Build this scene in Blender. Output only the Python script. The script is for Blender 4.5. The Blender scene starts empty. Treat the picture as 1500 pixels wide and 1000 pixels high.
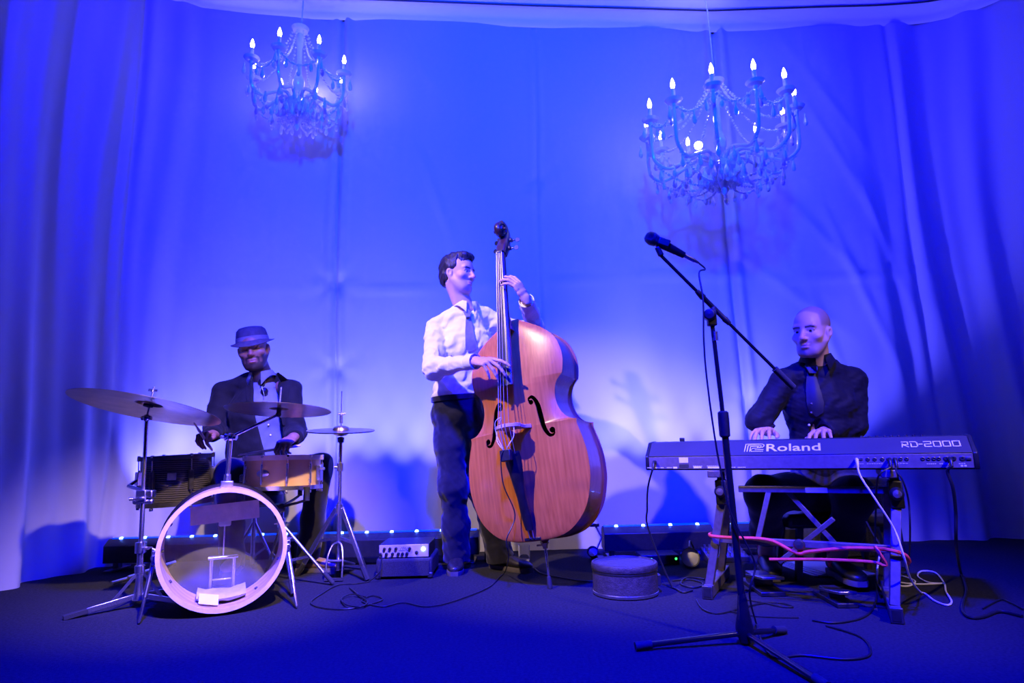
import bpy, bmesh, math, random
import numpy as np
from mathutils import Vector, Matrix
random.seed(7); rng = np.random.default_rng(7)
PI = math.pi
S = bpy.context.scene
COL = S.collection
# ------------------------------------------------------------------ camera
FPX, CH, PITCH, ROLL = 900.0, 0.70, math.atan(150/900), 0.025
_F = np.array([0, math.cos(PITCH), math.sin(PITCH)])
_R0 = np.array([1., 0, 0]); _U0 = np.array([0, -math.sin(PITCH), math.cos(PITCH)])
_R = _R0*math.cos(ROLL) - _U0*math.sin(ROLL)
_U = _U0*math.cos(ROLL) + _R0*math.sin(ROLL)
_C = np.array([0, 0, CH])
def P(x, y, Y):
    """point on the sight line of photo pixel (x, y) at depth Y (metres)"""
    d = _F*FPX + _R*(x-750) + _U*(500-y)
    return _C + d*(Y/d[1])
def G(x, y, z=0.0):
    """point where the sight line of photo pixel (x, y) meets height z"""
    d = _F*FPX + _R*(x-750) + _U*(500-y)
    return _C + d*((z-CH)/d[2])
cam = bpy.data.cameras.new('camera'); camo = bpy.data.objects.new('camera', cam); COL.objects.link(camo)
cam.sensor_width = 36; cam.lens = FPX/1500*36; cam.clip_start = 0.05
camo.matrix_world = Matrix([[_R[i], _U[i], -_F[i], _C[i]] for i in range(3)] + [[0, 0, 0, 1]])
S.camera = camo
S.view_settings.view_transform = 'Standard'; S.view_settings.look = 'None'
S.view_settings.exposure = 0; S.view_settings.gamma = 1; S.view_settings.use_curve_mapping = False
# ------------------------------------------------------------------ light
w = bpy.data.worlds.new('world'); S.world = w; w.use_nodes = True
w.node_tree.nodes['Background'].inputs[0].default_value = (0, 0, 0, 1)
w.node_tree.nodes['Background'].inputs[1].default_value = 0.0
def spot(name, loc, target, power, color, angle=60, blend=.6, radius=.08):
    l = bpy.data.lights.new(name, 'SPOT'); o = bpy.data.objects.new(name, l); COL.objects.link(o)
    o.location = loc; o.rotation_euler = (Vector(target)-Vector(loc)).to_track_quat('-Z', 'Y').to_euler()
    l.energy = power; l.color = color; l.spot_size = math.radians(angle); l.spot_blend = blend; l.shadow_soft_size = radius
    return o
# the stage lamps of the hall, on the audience side above and beside the camera: blue floods on the drape and floor
spot('blue_flood_left_offscreen', (-2.3, -0.8, 3.6), (-1.4, 4.2, 3.3), 2600, (0.0, 0.0, 1.0), 66, 1, .15)
spot('blue_flood_right_offscreen', (2.3, -0.8, 3.6), (2.2, 4.2, 3.3), 1750, (0.0, 0.0, 1.0), 70, 1, .15)
spot('blue_flood_middle_offscreen', (0.0, -1.2, 3.7), (0.0, 4.2, 2.7), 2400, (0.0, 0.065, 1.0), 60, 1, .15)
spot('blue_flood_floor_offscreen', (0.0, 0.2, 4.3), (0.0, 2.6, 0.0), 12500, (0.0, 0.0, 1.0), 66, .9, .2)
# warm white key spots: one on the bass, one on the drums, one on the piano
spot('key_spot_bass_offscreen', (-2.2, 1.2, 3.9), (0.0, 3.25, 0.95), 920, (1.0, .70, .52), 31, .7, .05)
spot('key_spot_drums_offscreen', (0.6, 0.1, 3.7), (-1.32, 3.05, 0.60), 1700, (1.0, .68, .58), 26, .9, .05)
spot('key_spot_piano_offscreen', (2.5, 0.1, 3.3), (1.3, 2.75, 0.62), 460, (1.0, .68, .60), 33, 1, .05)
# house light on the tent roof
spot('roof_light_offscreen', (2.0, 2.0, 3.2), (1.5, 3.6, 4.3), 260, (1.0, .97, .92), 36, 1, .1)
# ------------------------------------------------------------------ helpers
def mat(name, col, rough=.5, metal=0., var=0., vscale=20., bump=0., bscale=120., coat=0., trans=0., emis=None, estr=0., stretch=(1, 1, 1), sheen=0., spec=.5, alpha=1., ior=1.45, attr=False):
    m = bpy.data.materials.new(name); m.use_nodes = True
    nt = m.node_tree; b = nt.nodes['Principled BSDF']
    b.inputs['Base Color'].default_value = (*col, 1); b.inputs['Roughness'].default_value = rough; b.inputs['Metallic'].default_value = metal
    b.inputs['Coat Weight'].default_value = coat; b.inputs['Transmission Weight'].default_value = trans; b.inputs['Sheen Weight'].default_value = sheen
    b.inputs['Specular IOR Level'].default_value = spec; b.inputs['Alpha'].default_value = alpha; b.inputs['IOR'].default_value = ior
    if emis: b.inputs['Emission Color'].default_value = (*emis, 1); b.inputs['Emission Strength'].default_value = estr
    N = nt.nodes.new; L = nt.links.new
    tc = N('ShaderNodeTexCoord'); mp = N('ShaderNodeMapping'); mp.inputs['Scale'].default_value = stretch
    L(tc.outputs['Object'], mp.inputs[0])
    if attr:
        a = N('ShaderNodeAttribute'); a.attribute_name = 'Col'; L(a.outputs['Color'], b.inputs['Base Color'])
    elif var > 0:
        n = N('ShaderNodeTexNoise'); n.inputs['Scale'].default_value = vscale; n.inputs['Detail'].default_value = 4; L(mp.outputs[0], n.inputs['Vector'])
        r = N('ShaderNodeValToRGB'); L(n.outputs[0], r.inputs[0])
        r.color_ramp.elements[0].position = .3; r.color_ramp.elements[1].position = .7
        r.color_ramp.elements[0].color = (*[max(0, c*(1-var)) for c in col], 1); r.color_ramp.elements[1].color = (*[min(1, c*(1+var)) for c in col], 1)
        L(r.outputs[0], b.inputs['Base Color'])
    if bump > 0:
        n2 = N('ShaderNodeTexNoise'); n2.inputs['Scale'].default_value = bscale; n2.inputs['Detail'].default_value = 3; L(mp.outputs[0], n2.inputs['Vector'])
        bp = N('ShaderNodeBump'); bp.inputs['Strength'].default_value = bump; bp.inputs['Distance'].default_value = .01
        L(n2.outputs[0], bp.inputs['Height']); L(bp.outputs[0], b.inputs['Normal'])
    return m
def A(*x): return np.array(x if len(x) > 1 else x[0], float)
def nrm(v): v = np.asarray(v, float); return v/np.linalg.norm(v)
def frame(ax, up=(0, 0, 1)):
    """right-handed basis (u, v, w) with w along ax"""
    w_ = nrm(ax); up = A(up)
    if abs(w_ @ nrm(up)) > .97: up = A(0, 1, 0) if abs(w_[1]) < .9 else A(1, 0, 0)
    u = nrm(np.cross(up, w_)); v = np.cross(w_, u); return u, v, w_
def crom(pts, n=8, closed=False):
    """smooth curve through points"""
    p = [A(q) for q in pts]; out = []
    m = len(p)
    for i in range(m if closed else m-1):
        if closed: a, b, c, d = p[(i-1) % m], p[i], p[(i+1) % m], p[(i+2) % m]
        else: a, b, c, d = p[max(i-1, 0)], p[i], p[i+1], p[min(i+2, m-1)]
        for k in range(n):
            t = k/n; out.append(.5*((2*b)+(c-a)*t+(2*a-5*b+4*c-d)*t*t+(3*b-a-3*c+d)*t**3))
    if not closed: out.append(p[-1])
    return out
class MB:
    def __init__(s): s.v = []; s.f = []
    def add(s, vs, fs):
        o = len(s.v); s.v += [tuple(map(float, v)) for v in vs]; s.f += [tuple(i+o for i in f) for f in fs]; return s
    def box(s, c, size, X=(1, 0, 0), Y=(0, 1, 0), Z=(0, 0, 1)):
        c = A(c); X, Y, Z = A(X), A(Y), A(Z); h = [q/2 for q in size]
        vs = [c+X*h[0]*i+Y*h[1]*j+Z*h[2]*k for i in (-1, 1) for j in (-1, 1) for k in (-1, 1)]
        return s.add(vs, [(0, 1, 3, 2), (4, 6, 7, 5), (0, 4, 5, 1), (2, 3, 7, 6), (0, 2, 6, 4), (1, 5, 7, 3)])
    def bar(s, a, b, w_, h, up=(0, 0, 1)):
        """rectangular bar from a to b, w_ across, h along up"""
        a, b = A(a), A(b); u, v, z = frame(b-a, up)
        return s.box((a+b)/2, (w_, h, np.linalg.norm(b-a)), u, v, z)
    def tube(s, path, r, n=8, closed=False, cap=True, sx=1., up=None):
        p = [A(q) for q in path]; m = len(p)
        rr = [r]*m if np.isscalar(r) else list(r)
        if closed: T = [nrm(p[(i+1) % m]-p[i-1]) for i in range(m)]
        else: T = [nrm(p[min(i+1, m-1)]-p[max(i-1, 0)]) for i in range(m)]
        u = frame(T[0], up if up is not None else (0, 0, 1))[0]; vs = []
        for i in range(m):
            u = nrm(u-(u@T[i])*T[i]); v = np.cross(T[i], u)
            for k in range(n):
                a = 2*PI*k/n; vs.append(p[i]+rr[i]*(u*math.cos(a)*sx+v*math.sin(a)))
        fs = []
        for i in range(m if closed else m-1):
            j = (i+1) % m
            for k in range(n):
                l = (k+1) % n; fs.append((i*n+k, i*n+l, j*n+l, j*n+k))
        if cap and not closed: fs += [tuple(range(n-1, -1, -1)), tuple(range((m-1)*n, m*n))]
        return s.add(vs, fs)
    def cyl(s, a, b, r, r2=None, n=12): return s.tube([a, b], [r, r if r2 is None else r2], n)
    def lathe(s, prof, o=(0, 0, 0), ax=(0, 0, 1), n=24, up=(0, 0, 1), a0=0, a1=2*PI):
        o = A(o); u, v, z = frame(ax, up); full = abs(a1-a0-2*PI) < 1e-6; nn = n if full else n+1
        vs = [o+z*h+r*(u*math.cos(a0+(a1-a0)*k/n)+v*math.sin(a0+(a1-a0)*k/n)) for (r, h) in prof for k in range(nn)]
        fs = []
        for i in range(len(prof)-1):
            for k in range(n):
                l = (k+1) % nn; fs.append((i*nn+k, i*nn+l, (i+1)*nn+l, (i+1)*nn+k))
        return s.add(vs, fs)
    def sph(s, c, r, n=10, sc=(1, 1, 1)):
        c = A(c); m = max(4, n//2+1); vs = []; fs = []
        for i in range(m+1):
            t = PI*i/m
            for k in range(n):
                a = 2*PI*k/n; vs.append(c+r*A(math.sin(t)*math.cos(a)*sc[0], math.sin(t)*math.sin(a)*sc[1], math.cos(t)*sc[2]))
        for i in range(m):
            for k in range(n):
                l = (k+1) % n; fs.append((i*n+k, (i+1)*n+k, (i+1)*n+l, i*n+l))
        return s.add(vs, fs)
    def prism(s, poly, o, X, Y, Z, th):
        o, X, Y, Z = A(o), A(X), A(Y), A(Z); n = len(poly)
        vs = [o+X*x+Y*y for x, y in poly]+[o+X*x+Y*y+Z*th for x, y in poly]
        return s.add(vs, [tuple(range(n-1, -1, -1)), tuple(range(n, 2*n))]+[(i, (i+1) % n, n+(i+1) % n, n+i) for i in range(n)])
    def loft(s, rings, closed=True, cap=True):
        n = len(rings[0]); vs = [q for r in rings for q in r]; fs = []
        for i in range(len(rings)-1):
            for k in range(n if closed else n-1):
                l = (k+1) % n; fs.append((i*n+k, i*n+l, (i+1)*n+l, (i+1)*n+k))
        if cap and closed: fs += [tuple(range(n-1, -1, -1)), tuple(range((len(rings)-1)*n, len(rings)*n))]
        return s.add(vs, fs)
ORG = {}
def link(name, data, parent=None):
    o = bpy.data.objects.new(name, data); COL.objects.link(o)
    if parent is not None: o.parent = parent
    return o
def tag(o, label=None, cat=None, group=None, kind=None):
    if label: o['label'] = label
    if cat: o['category'] = cat
    if group: o['group'] = group
    if kind: o['kind'] = kind
    return o
def thing(name, label, cat, loc=(0, 0, 0), group=None, mw=None):
    o = link(name, None); o.empty_display_size = .1
    if mw is not None: o.matrix_world = mw; ORG[o] = np.zeros(3)
    else: o.location = tuple(map(float, loc)); ORG[o] = A(loc)
    return tag(o, label, cat, group)
def mesh_np(name, v, f):
    me = bpy.data.meshes.new(name); v = np.asarray(v, np.float32)
    me.vertices.add(len(v)); me.vertices.foreach_set('co', v.ravel())
    f = np.asarray(f, np.int32); k = f.shape[1]
    me.loops.add(f.size); me.loops.foreach_set('vertex_index', f.ravel())
    me.polygons.add(len(f)); me.polygons.foreach_set('loop_start', np.arange(0, f.size, k, dtype=np.int32)); me.polygons.foreach_set('loop_total', np.full(len(f), k, np.int32))
    me.update(calc_edges=True); me.validate(); return me
def finish(o, m, smooth=True, bevel=0., ang=40):
    me = o.data
    if not me.materials: me.materials.append(m)
    if smooth:
        me.polygons.foreach_set('use_smooth', np.ones(len(me.polygons), bool))
        if ang: me.set_sharp_from_angle(angle=math.radians(ang))
    if bevel:
        b = o.modifiers.new('bevel', 'BEVEL'); b.width = bevel; b.segments = 2; b.limit_method = 'ANGLE'; b.angle_limit = math.radians(40)
    return o
def part(name, mb, m, parent=None, smooth=True, bevel=0., ang=40, label=None):
    """one mesh object; mb is in world coordinates, stored relative to the origin of its thing"""
    org = ORG.get(parent, np.zeros(3)) if parent is not None else np.zeros(3)
    me = bpy.data.meshes.new(name)
    me.from_pydata([tuple(A(v)-org) for v in mb.v], [], mb.f)
    bm = bmesh.new(); bm.from_mesh(me); bmesh.ops.recalc_face_normals(bm, faces=bm.faces); bm.to_mesh(me); bm.free()
    o = link(name, me, parent)
    if parent is not None: ORG[o] = org
    finish(o, m, smooth, bevel, ang)
    if label: o['label'] = label
    return o
def solo(name, mb, m, label, cat, loc=None, group=None, **kw):
    """a thing that is one mesh"""
    org = A(loc) if loc is not None else A(mb.v).mean(0)*A(1, 1, 0)
    mb.v = [tuple(A(v)-org) for v in mb.v]
    o = part(name, mb, m, None, **kw); o.location = tuple(org); ORG[o] = org
    return tag(o, label, cat, group)
def copyo(o, parent, loc=None, rot=None):
    c = o.copy(); COL.objects.link(c); c.parent = parent
    if loc is not None: c.location = tuple(map(float, loc))
    if rot is not None: c.rotation_euler = rot
    return c
# ------------------------------------------------------------------ materials
M = {}
M['chrome'] = mat('chrome', (.86, .84, .88), .27, 1., bump=.02, bscale=30)
M['steel'] = mat('brushed_steel', (.62, .60, .62), .3, 1., var=.12, vscale=60)
M['darkmetal'] = mat('dark_metal', (.10, .095, .10), .38, .8, var=.2, vscale=40)
M['black'] = mat('black_plastic', (.012, .012, .014), .45, var=.3, vscale=60)
M['blackgloss'] = mat('black_gloss', (.010, .010, .012), .16, var=.2, vscale=20, coat=.3)
M['rubber'] = mat('black_rubber', (.02, .02, .022), .8, bump=.2, bscale=200)
M['white'] = mat('white_plastic', (.80, .79, .80), .5, var=.06)
M['paper'] = mat('white_paper', (.78, .76, .74), .8, var=.08, vscale=12, bump=.1, bscale=30)
M['tape'] = mat('pale_tape', (.70, .62, .58), .7, var=.1, vscale=25, bump=.1)
M['brass'] = mat('brass', (.75, .52, .22), .25, 1., var=.1)
M['gold'] = mat('brass_cymbal', (.45, .34, .16), .30, 1., var=.18, vscale=14, bump=.05, bscale=60)
# ------------------------------------------------------------------ room
def cloth_mat(name, col, rough=.85):
    m = mat(name, col, rough, spec=.06)
    nt = m.node_tree; b = nt.nodes['Principled BSDF']; N = nt.nodes.new; L = nt.links.new
    tc = N('ShaderNodeTexCoord'); mp = N('ShaderNodeMapping'); mp.inputs['Scale'].default_value = (1.6, 1.6, .7); mp.inputs['Rotation'].default_value = (0, .35, 0)
    L(tc.outputs['Object'], mp.inputs[0])
    n = N('ShaderNodeTexNoise'); n.inputs['Scale'].default_value = 1.7; n.inputs['Detail'].default_value = 5; n.inputs['Distortion'].default_value = .8
    try: n.noise_type = 'RIDGED_MULTIFRACTAL'
    except Exception: pass
    n.inputs['Roughness'].default_value = .45
    L(mp.outputs[0], n.inputs['Vector'])
    n3 = N('ShaderNodeTexNoise'); n3.inputs['Scale'].default_value = 320; L(tc.outputs['Object'], n3.inputs['Vector'])
    mx = N('ShaderNodeMath'); mx.operation = 'MULTIPLY_ADD'; mx.inputs[1].default_value = .03; L(n3.outputs[0], mx.inputs[0]); L(n.outputs[0], mx.inputs[2])
    bp = N('ShaderNodeBump'); bp.inputs['Strength'].default_value = .07; bp.inputs['Distance'].default_value = .05
    L(mx.outputs[0], bp.inputs['Height']); L(bp.outputs[0], b.inputs['Normal'])
    return m
M['drape'] = cloth_mat('drape_cloth', (.46, .46, .465))
M['valance'] = cloth_mat('valance_cloth', (.72, .72, .73))
M['roofcloth'] = cloth_mat('roof_lining', (.82, .82, .82))
M['carpet'] = mat('dark_carpet', (.034, .034, .036), .95, var=.25, vscale=90, bump=.6, bscale=400, spec=.02)
WY = 4.25
# plan of the backdrop: straight at the back, bending forward at both sides
plan = [(-2.95, 1.2), (-2.92, 2.0), (-2.86, 2.8), (-2.78, 3.4), (-2.66, 3.85), (-2.5, 4.12), (-2.2, 4.22), (-1.8, WY), (-1.2, WY), (-.6, WY), (0, WY), (.6, WY), (1.2, WY), (1.8, WY), (2.4, WY), (2.9, WY), (3.3, 4.2), (3.6, 4.0), (3.75, 3.6), (3.8, 3.0), (3.8, 2.0), (3.8, 1.2)]
pc = np.array(crom([(a, b, 0) for a, b in plan], 24))
seg = np.r_[0, np.cumsum(np.linalg.norm(np.diff(pc, axis=0), axis=1))]
NS = 1100; sa = np.linspace(0, seg[-1], NS)
px_ = np.interp(sa, seg, pc[:, 0]); py_ = np.interp(sa, seg, pc[:, 1])
tx = np.gradient(px_, sa); ty = np.gradient(py_, sa); nx, ny = ty, -tx      # normal towards the room
ztop = np.interp(px_, [-3, -2.2, .2, 1.55, 3.5, 4], [4.14, 4.03, 3.86, 3.78, 3.80, 3.80])
NZ = 110; tz = np.linspace(0, 1, NZ)
Xg = np.repeat(px_[:, None], NZ, 1); Zg = ztop[:, None]*tz[None]
disp = np.zeros_like(Xg)
side = np.clip((-Xg-2.1)/.5, 0, 1)+np.clip((Xg-2.55)/.5, 0, 1)
S2 = sa[:, None]+.06*np.sin(Zg*1.3+sa[:, None]*2)
disp += side*(.045*np.sin(S2*15)+.02*np.sin(S2*31+1))*(.35+.65*(1-tz[None]))
disp += .012*np.sin(S2*4.1)+.006*np.sin(S2*9.3+Zg*.7)*(1-.4*tz[None])
def seamline(x0, pin, depth, wid, lean=0.):
    global disp
    s0 = np.interp(x0, px_[(py_ > 4.0)], sa[(py_ > 4.0)])
    d = sa[:, None]-s0-lean*(Zg-2)-.012*np.sin(Zg*2.3)
    tight = sum(np.exp(-((Zg-p)/.10)**2) for p in pin)
    disp -= depth*np.exp(-(d/wid)**2)
    disp += depth*.8*np.exp(-((d-wid*2.6)/(wid*1.7))**2)*(1-.6*np.clip(tight, 0, 1))
    disp += depth*.45*np.exp(-((d+wid*2.8)/(wid*2))**2)
    # star of small creases round each tie point
    for p in pin:
        rr = np.hypot(d, Zg-p); an = np.arctan2(Zg-p, d)
        disp += .0035*np.exp(-(rr/.16)**2)*np.cos(an*6)*np.clip(rr/.06, 0, 1) - .012*np.exp(-(rr/.05)**2)
S1X = P(492, 415, WY)[0]; S3X = P(1073, 380, WY)[0]
seamline(S1X, [P(492, 415, WY)[2], P(490, 540, WY)[2], P(497, 180, WY)[2]], .028, .016)
seamline(S3X, [P(1073, 380, WY)[2], P(1075, 590, WY)[2]], .034, .020)
seamline(P(787, 260, WY)[0], [P(787, 262, WY)[2]], .005, .012)
seamline(P(208, 300, 4.2)[0], [], .02, .02)
seamline(P(1330, 300, WY)[0], [], .012, .02)
# a few loose diagonal pulls in the cloth
for (x, y, ang, ln, am) in [(640, 290, 1.25, .35, .022), (350, 260, 1.35, .4, .016), (625, 110, 1.1, .3, .014), (1215, 150, 1.05, .6, .03), (1240, 250, 1.15, .7, .035), (1190, 330, .9, .5, .03), (1150, 420, .7, .5, .02), (1260, 420, 1.25, .6, .035), (1110, 250, 1.0, .5, .025), (930, 400, 1.5, .5, .012), (1225, 520, 1.3, .5, .02), (400, 350, 1.5, .6, .012), (300, 360, 1.55, .7, .014), (560, 480, 1.4, .5, .010), (1000, 200, 1.2, .5, .012), (830, 300, 1.4, .5, .010), (1290, 340, 1.3, .8, .03)]:
    q = P(x, y, WY); a = math.pi-ang
    u = (Xg-q[0])*math.cos(a)+(Zg-q[2])*math.sin(a); v = -(Xg-q[0])*math.sin(a)+(Zg-q[2])*math.cos(a)
    on = (py_[:, None] > 3.9)
    disp += .26*on*am*np.exp(-(u/ln)**2)*np.exp(-(v/.035)**2)
# horizontal fold line in the cloth
zf = P(780, 415, WY)[2]; disp += .005*np.exp(-((Zg-zf-.02*np.sin(Xg*1.7))/.012)**2)*(py_[:, None] > 4.15)
GX = Xg+nx[:, None]*disp; GY = py_[:, None]+ny[:, None]*disp
wall = tag(link('wall_back', None), 'white backdrop drape lit blue behind the band', None, None, 'structure')
cuts = [0]+[int(np.argmin(np.abs(px_-x)+(py_ < 3.9)*9)) for x in (P(208, 300, 4.2)[0], S1X, P(787, 260, WY)[0], S3X, P(1330, 300, WY)[0])]+[NS-1]
for a, b in zip(cuts[:-1], cuts[1:]):
    n = b-a+1
    v = np.stack([GX[a:b+1], GY[a:b+1], Zg[a:b+1]], -1).reshape(-1, 3)
    i, j = np.meshgrid(np.arange(n-1), np.arange(NZ-1), indexing='ij'); q = (i*NZ+j).ravel()
    me = mesh_np('drape_panel', v, np.stack([q, q+NZ, q+NZ+1, q+1], 1))
    finish(link('drape_panel', me, wall), M['drape'], ang=0)
# cove of pale cloth between wall and roof, dark rail, roof lining
def sweep(name, offs, m, th=0, lo=0, hi=NS, nm=None):
    idx = np.arange(lo, hi, 4); rows = []
    for fo, up in offs:
        rows.append(np.stack([px_[idx]+nx[idx]*fo, py_[idx]+ny[idx]*fo, ztop[idx]+up+0*idx], -1))
    v = np.stack(rows, 1).reshape(-1, 3); k = len(offs); n = len(idx)
    i, j = np.meshgrid(np.arange(n-1), np.arange(k-1), indexing='ij'); q = (i*k+j).ravel()
    o = finish(link(name, mesh_np(name, v, np.stack([q, q+k, q+k+1, q+1], 1))), m, ang=0); tag(o, kind='structure'); return o
sweep('trim_1', [(-.01, -.01), (.012, .004), (.014, .03), (.03, .052), (.065, .072), (.11, .082)], M['valance'])
M['rail'] = mat('dark_rail', (.03, .03, .032), .5, var=.1)
sweep('trim_2', [(.11, .076), (.102, .082), (.11, .090), (.120, .084), (.118, .076), (.11, .076)], M['rail'])
cxs = np.linspace(-3.0, 3.85, 24); cz0 = np.interp(cxs, [-3, -2.2, .2, 1.55, 3.5, 4], [4.14, 4.03, 3.86, 3.78, 3.80, 3.80])+.086; cv = []
for x, z in zip(cxs, cz0): cv += [(x, 4.15, z), (x, 3.4, z+.36), (x, 1.0, z+1.45), (x, -2, z+1.45)]
o = part('ceiling', MB().add(cv, [(4*i+k, 4*i+4+k, 4*i+5+k, 4*i+1+k) for i in range(23) for k in range(3)]), M['roofcloth'], smooth=False); tag(o, kind='structure')
o = part('floor', MB().add([(-5, -2.5, 0), (5.2, -2.5, 0), (5.2, 5, 0), (-5, 5, 0)], [(0, 1, 2, 3)]), M['carpet'], smooth=False); tag(o, kind='structure')
# ------------------------------------------------------------------ LED battens along the foot of the drape
M['led'] = mat('led_lens', (.2, .3, 1), .3, emis=(.10, .22, 1.0), estr=28)
M['ledstrip'] = mat('led_window', (.02, .05, .5), .25, emis=(0, .06, 1.0), estr=1.2)
def batten(x0, x1, Y, label, lean=0.):
    a = P(x0, 770, Y); b = P(x1, 770, Y); L = b[0]-a[0]; c = (a[0]+b[0])/2
    t = thing('led_batten', label, 'stage light', (c, Y, 0), 'led battens along the backdrop')
    mb = MB(); prof = [(-.07, .05), (.07, .05), (.075, .07), (.06, .165), (.03, .185), (-.03, .185), (-.075, .15)]
    mb.loft([[(a[0], Y+y, z) for y, z in prof], [(b[0], Y+y, z) for y, z in prof]])
    body = part('housing', mb, M['black'], t, bevel=.003)
    m2 = MB(); m2.box((c, Y, .187), (L*.97, .045, .008)); part('light_window', m2, M['ledstrip'], t)
    n = max(3, round(L/.148))
    lens = None
    for i in range(n):
        x = a[0]+L*(i+.5)/n
        if lens is None: lens = part('led_lens', MB().lathe([(.0, .012), (.008, .010), (.012, .004), (.0125, 0)], (x, Y-.018, .185), n=12), M['led'], t); x00 = x
        else: copyo(lens, t, (x-x00, 0, 0))
    for x in (a[0]+.05, b[0]-.05):
        f = MB(); f.box((x, Y, .006), (.05, .2, .012)); f.box((x, Y, .035), (.03, .05, .06)); part('foot', f, M['darkmetal'], t, bevel=.003)
    nb_ = 5 if L > .9 else 3
    for i in range(nb_):      # the batten's own beams on the drape
        x = a[0]+L*(i+.5)/nb_
        spot('led_beam', (x, Y+.02, .205), (x+lean*(i+.5), WY-.02, 1.15), 330*(1.0 if L > .9 else 1.1), (.085, .083, 1.0), 46, 1, .02)
batten(165, 438, 3.93, 'black led batten on the floor behind the bass drum')
batten(448, 702, 3.92, 'black led batten on the floor behind the bass amplifier')
batten(882, 1040, 3.92, 'short black led batten on the floor behind the round drum case')
batten(1050, 1190, 3.92, 'short black led batten on the floor behind the keyboard stand', .25)
# ------------------------------------------------------------------ drum kit
def stripes_mat(name, c0, c1, scale, rough, coat=.3, dirn='Z', dist=2.):
    m = mat(name, c0, rough, coat=coat); nt = m.node_tree; N = nt.nodes.new; L = nt.links.new
    tc = N('ShaderNodeTexCoord'); wv = N('ShaderNodeTexWave'); wv.bands_direction = dirn; wv.inputs['Scale'].default_value = scale
    wv.inputs['Distortion'].default_value = dist; wv.inputs['Detail'].default_value = 3; wv.inputs['Detail Scale'].default_value = 1.5
    L(tc.outputs['Object'], wv.inputs['Vector']); r = N('ShaderNodeValToRGB'); L(wv.outputs[0], r.inputs[0])
    r.color_ramp.elements[0].color = (*c0, 1); r.color_ramp.elements[1].color = (*c1, 1)
    L(r.outputs[0], nt.nodes['Principled BSDF'].inputs['Base Color']); return m
M['oyster'] = stripes_mat('black_oyster_shell', (.012, .012, .014), (.09, .08, .09), 30, .2, .5, 'Z', 1.2)
M['maple'] = stripes_mat('maple_veneer', (.62, .36, .16), (.72, .45, .22), 3, .32, .4, 'X', 4)
M['maplein'] = stripes_mat('raw_maple', (.58, .40, .30), (.68, .50, .38), 5, .6, 0, 'Y', 3)
M['paleWood'] = mat('pale_hoop_wood', (.75, .58, .50), .45, var=.08, vscale=30)
M['skin_head'] = mat('coated_head', (.78, .74, .74), .6, var=.04)
M['clear'] = mat('clear_film', (.65, .65, .66), .12, alpha=.16, spec=.6, var=.3, vscale=9)
M['felt'] = mat('felt', (.80, .78, .74), .95, bump=.4, bscale=300)
M['patch'] = mat('dark_head', (.03, .03, .035), .5, var=.1)
def cymbal(name, c, r, ax, label, m=None, bell=.19, bow=.11):
    t = thing(name, label, 'cymbal', c)
    pr = [(0.010, .012+r*bow), (r*bell*.5, .010+r*bow), (r*bell*.85, .002+r*bow), (r*bell, r*bow-.012)]
    top = pr+[(r*(bell+(1-bell)*q), (r*bow-.012)*(1-q)**1.1) for q in (.15, .3, .5, .7, .85, .95, 1.)]
    prof = top+[(a, h-.0016) for a, h in reversed(top)]+[top[0]]
    part('plate', MB().lathe(prof, c, ax, 72), m or M['gold'], t, ang=25)
    return t
def felts(parent, c, ax, r=.020):
    ax = nrm(ax); c = A(c)
    part('felt_washer', MB().lathe([(.004, .0), (r, 0), (r, .012), (.004, .012), (.004, 0)], c, ax, 16), M['rubber'], parent)
def wing(parent, c, ax, s=1., name='wing_nut', m='chrome'):
    u, v, w_ = frame(ax); c = A(c); mb = MB()
    mb.cyl(c, c+w_*.016*s, .008*s); mb.bar(c+w_*.010*s-u*.022*s, c+w_*.010*s+u*.022*s, .006*s, .012*s, w_)
    return part(name, mb, M[m], parent)
def tripod(t, hub, floorpts, r, brz, m='chrome', flat=False, drop=.0, foot=True, brhub=None):
    """three legs with feet, braces back to the column"""
    hub = A(hub); bh = hub-A(0, 0, .0) if brhub is None else A(brhub)
    for q in floorpts:
        q = A(q); d = nrm(hub-q); mb = MB()
        if flat: mb.bar(q+d*.05, hub, r*1.1, r*2.4)
        else: mb.tube([q+d*.03, hub], [r, r], 10)
        lg = part('leg', mb, M[m], t)
        if foot: part('rubber_foot', MB().tube([q+A(0, 0, .004), q+d*.075+A(0, 0, .002)], [r*1.5, r*1.35], 10), M['rubber'], lg)
        k = q+(hub-q)*brz
        part('brace', MB().bar(k, bh, .004, .014), M[m], t)
# --- tall cymbal stand with a flat tripod base
Y0 = 2.98; sb = A(P(203, 880, Y0)); sb[2] = 0; stp = P(215, 606, Y0)
t = thing('cymbal_stand', 'tall chrome cymbal stand with flat tripod base beside the black tom', 'cymbal stand', sb)
hubz = .055
f1, f2 = G(100, 907), G(290, 889); f1[2] = f2[2] = .012
f3 = sb+A(.02, .32, .012)
for q in (f1, f2, f3):
    d = nrm(sb+A(0, 0, hubz)-q); mb = MB(); mb.bar(q+d*.03, sb+A(0, 0, hubz), .010, .024)
    lg = part('leg', mb, M['chrome'], t, bevel=.002)
    part('rubber_foot', MB().bar(q-d*.02, q+d*.07, .022, .024), M['rubber'], lg, bevel=.004)
    k = q+(sb+A(0, 0, hubz)-q)*.62; part('brace', MB().bar(k+A(0, 0, .01), sb+A(0, 0, .17), .004, .013), M['chrome'], t)
ax = nrm(stp-sb); at_ = lambda z: sb+ax*(z/ax[2])
part('lower_tube', MB().lathe([(.004, .03), (.026, .035), (.024, .06), (.016, .11), (.017, .12), (.017, .15), (.022, .155), (.022, .185), (.014, .19), (.014, .27)], sb, ax, 16), M['chrome'], t)
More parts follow.
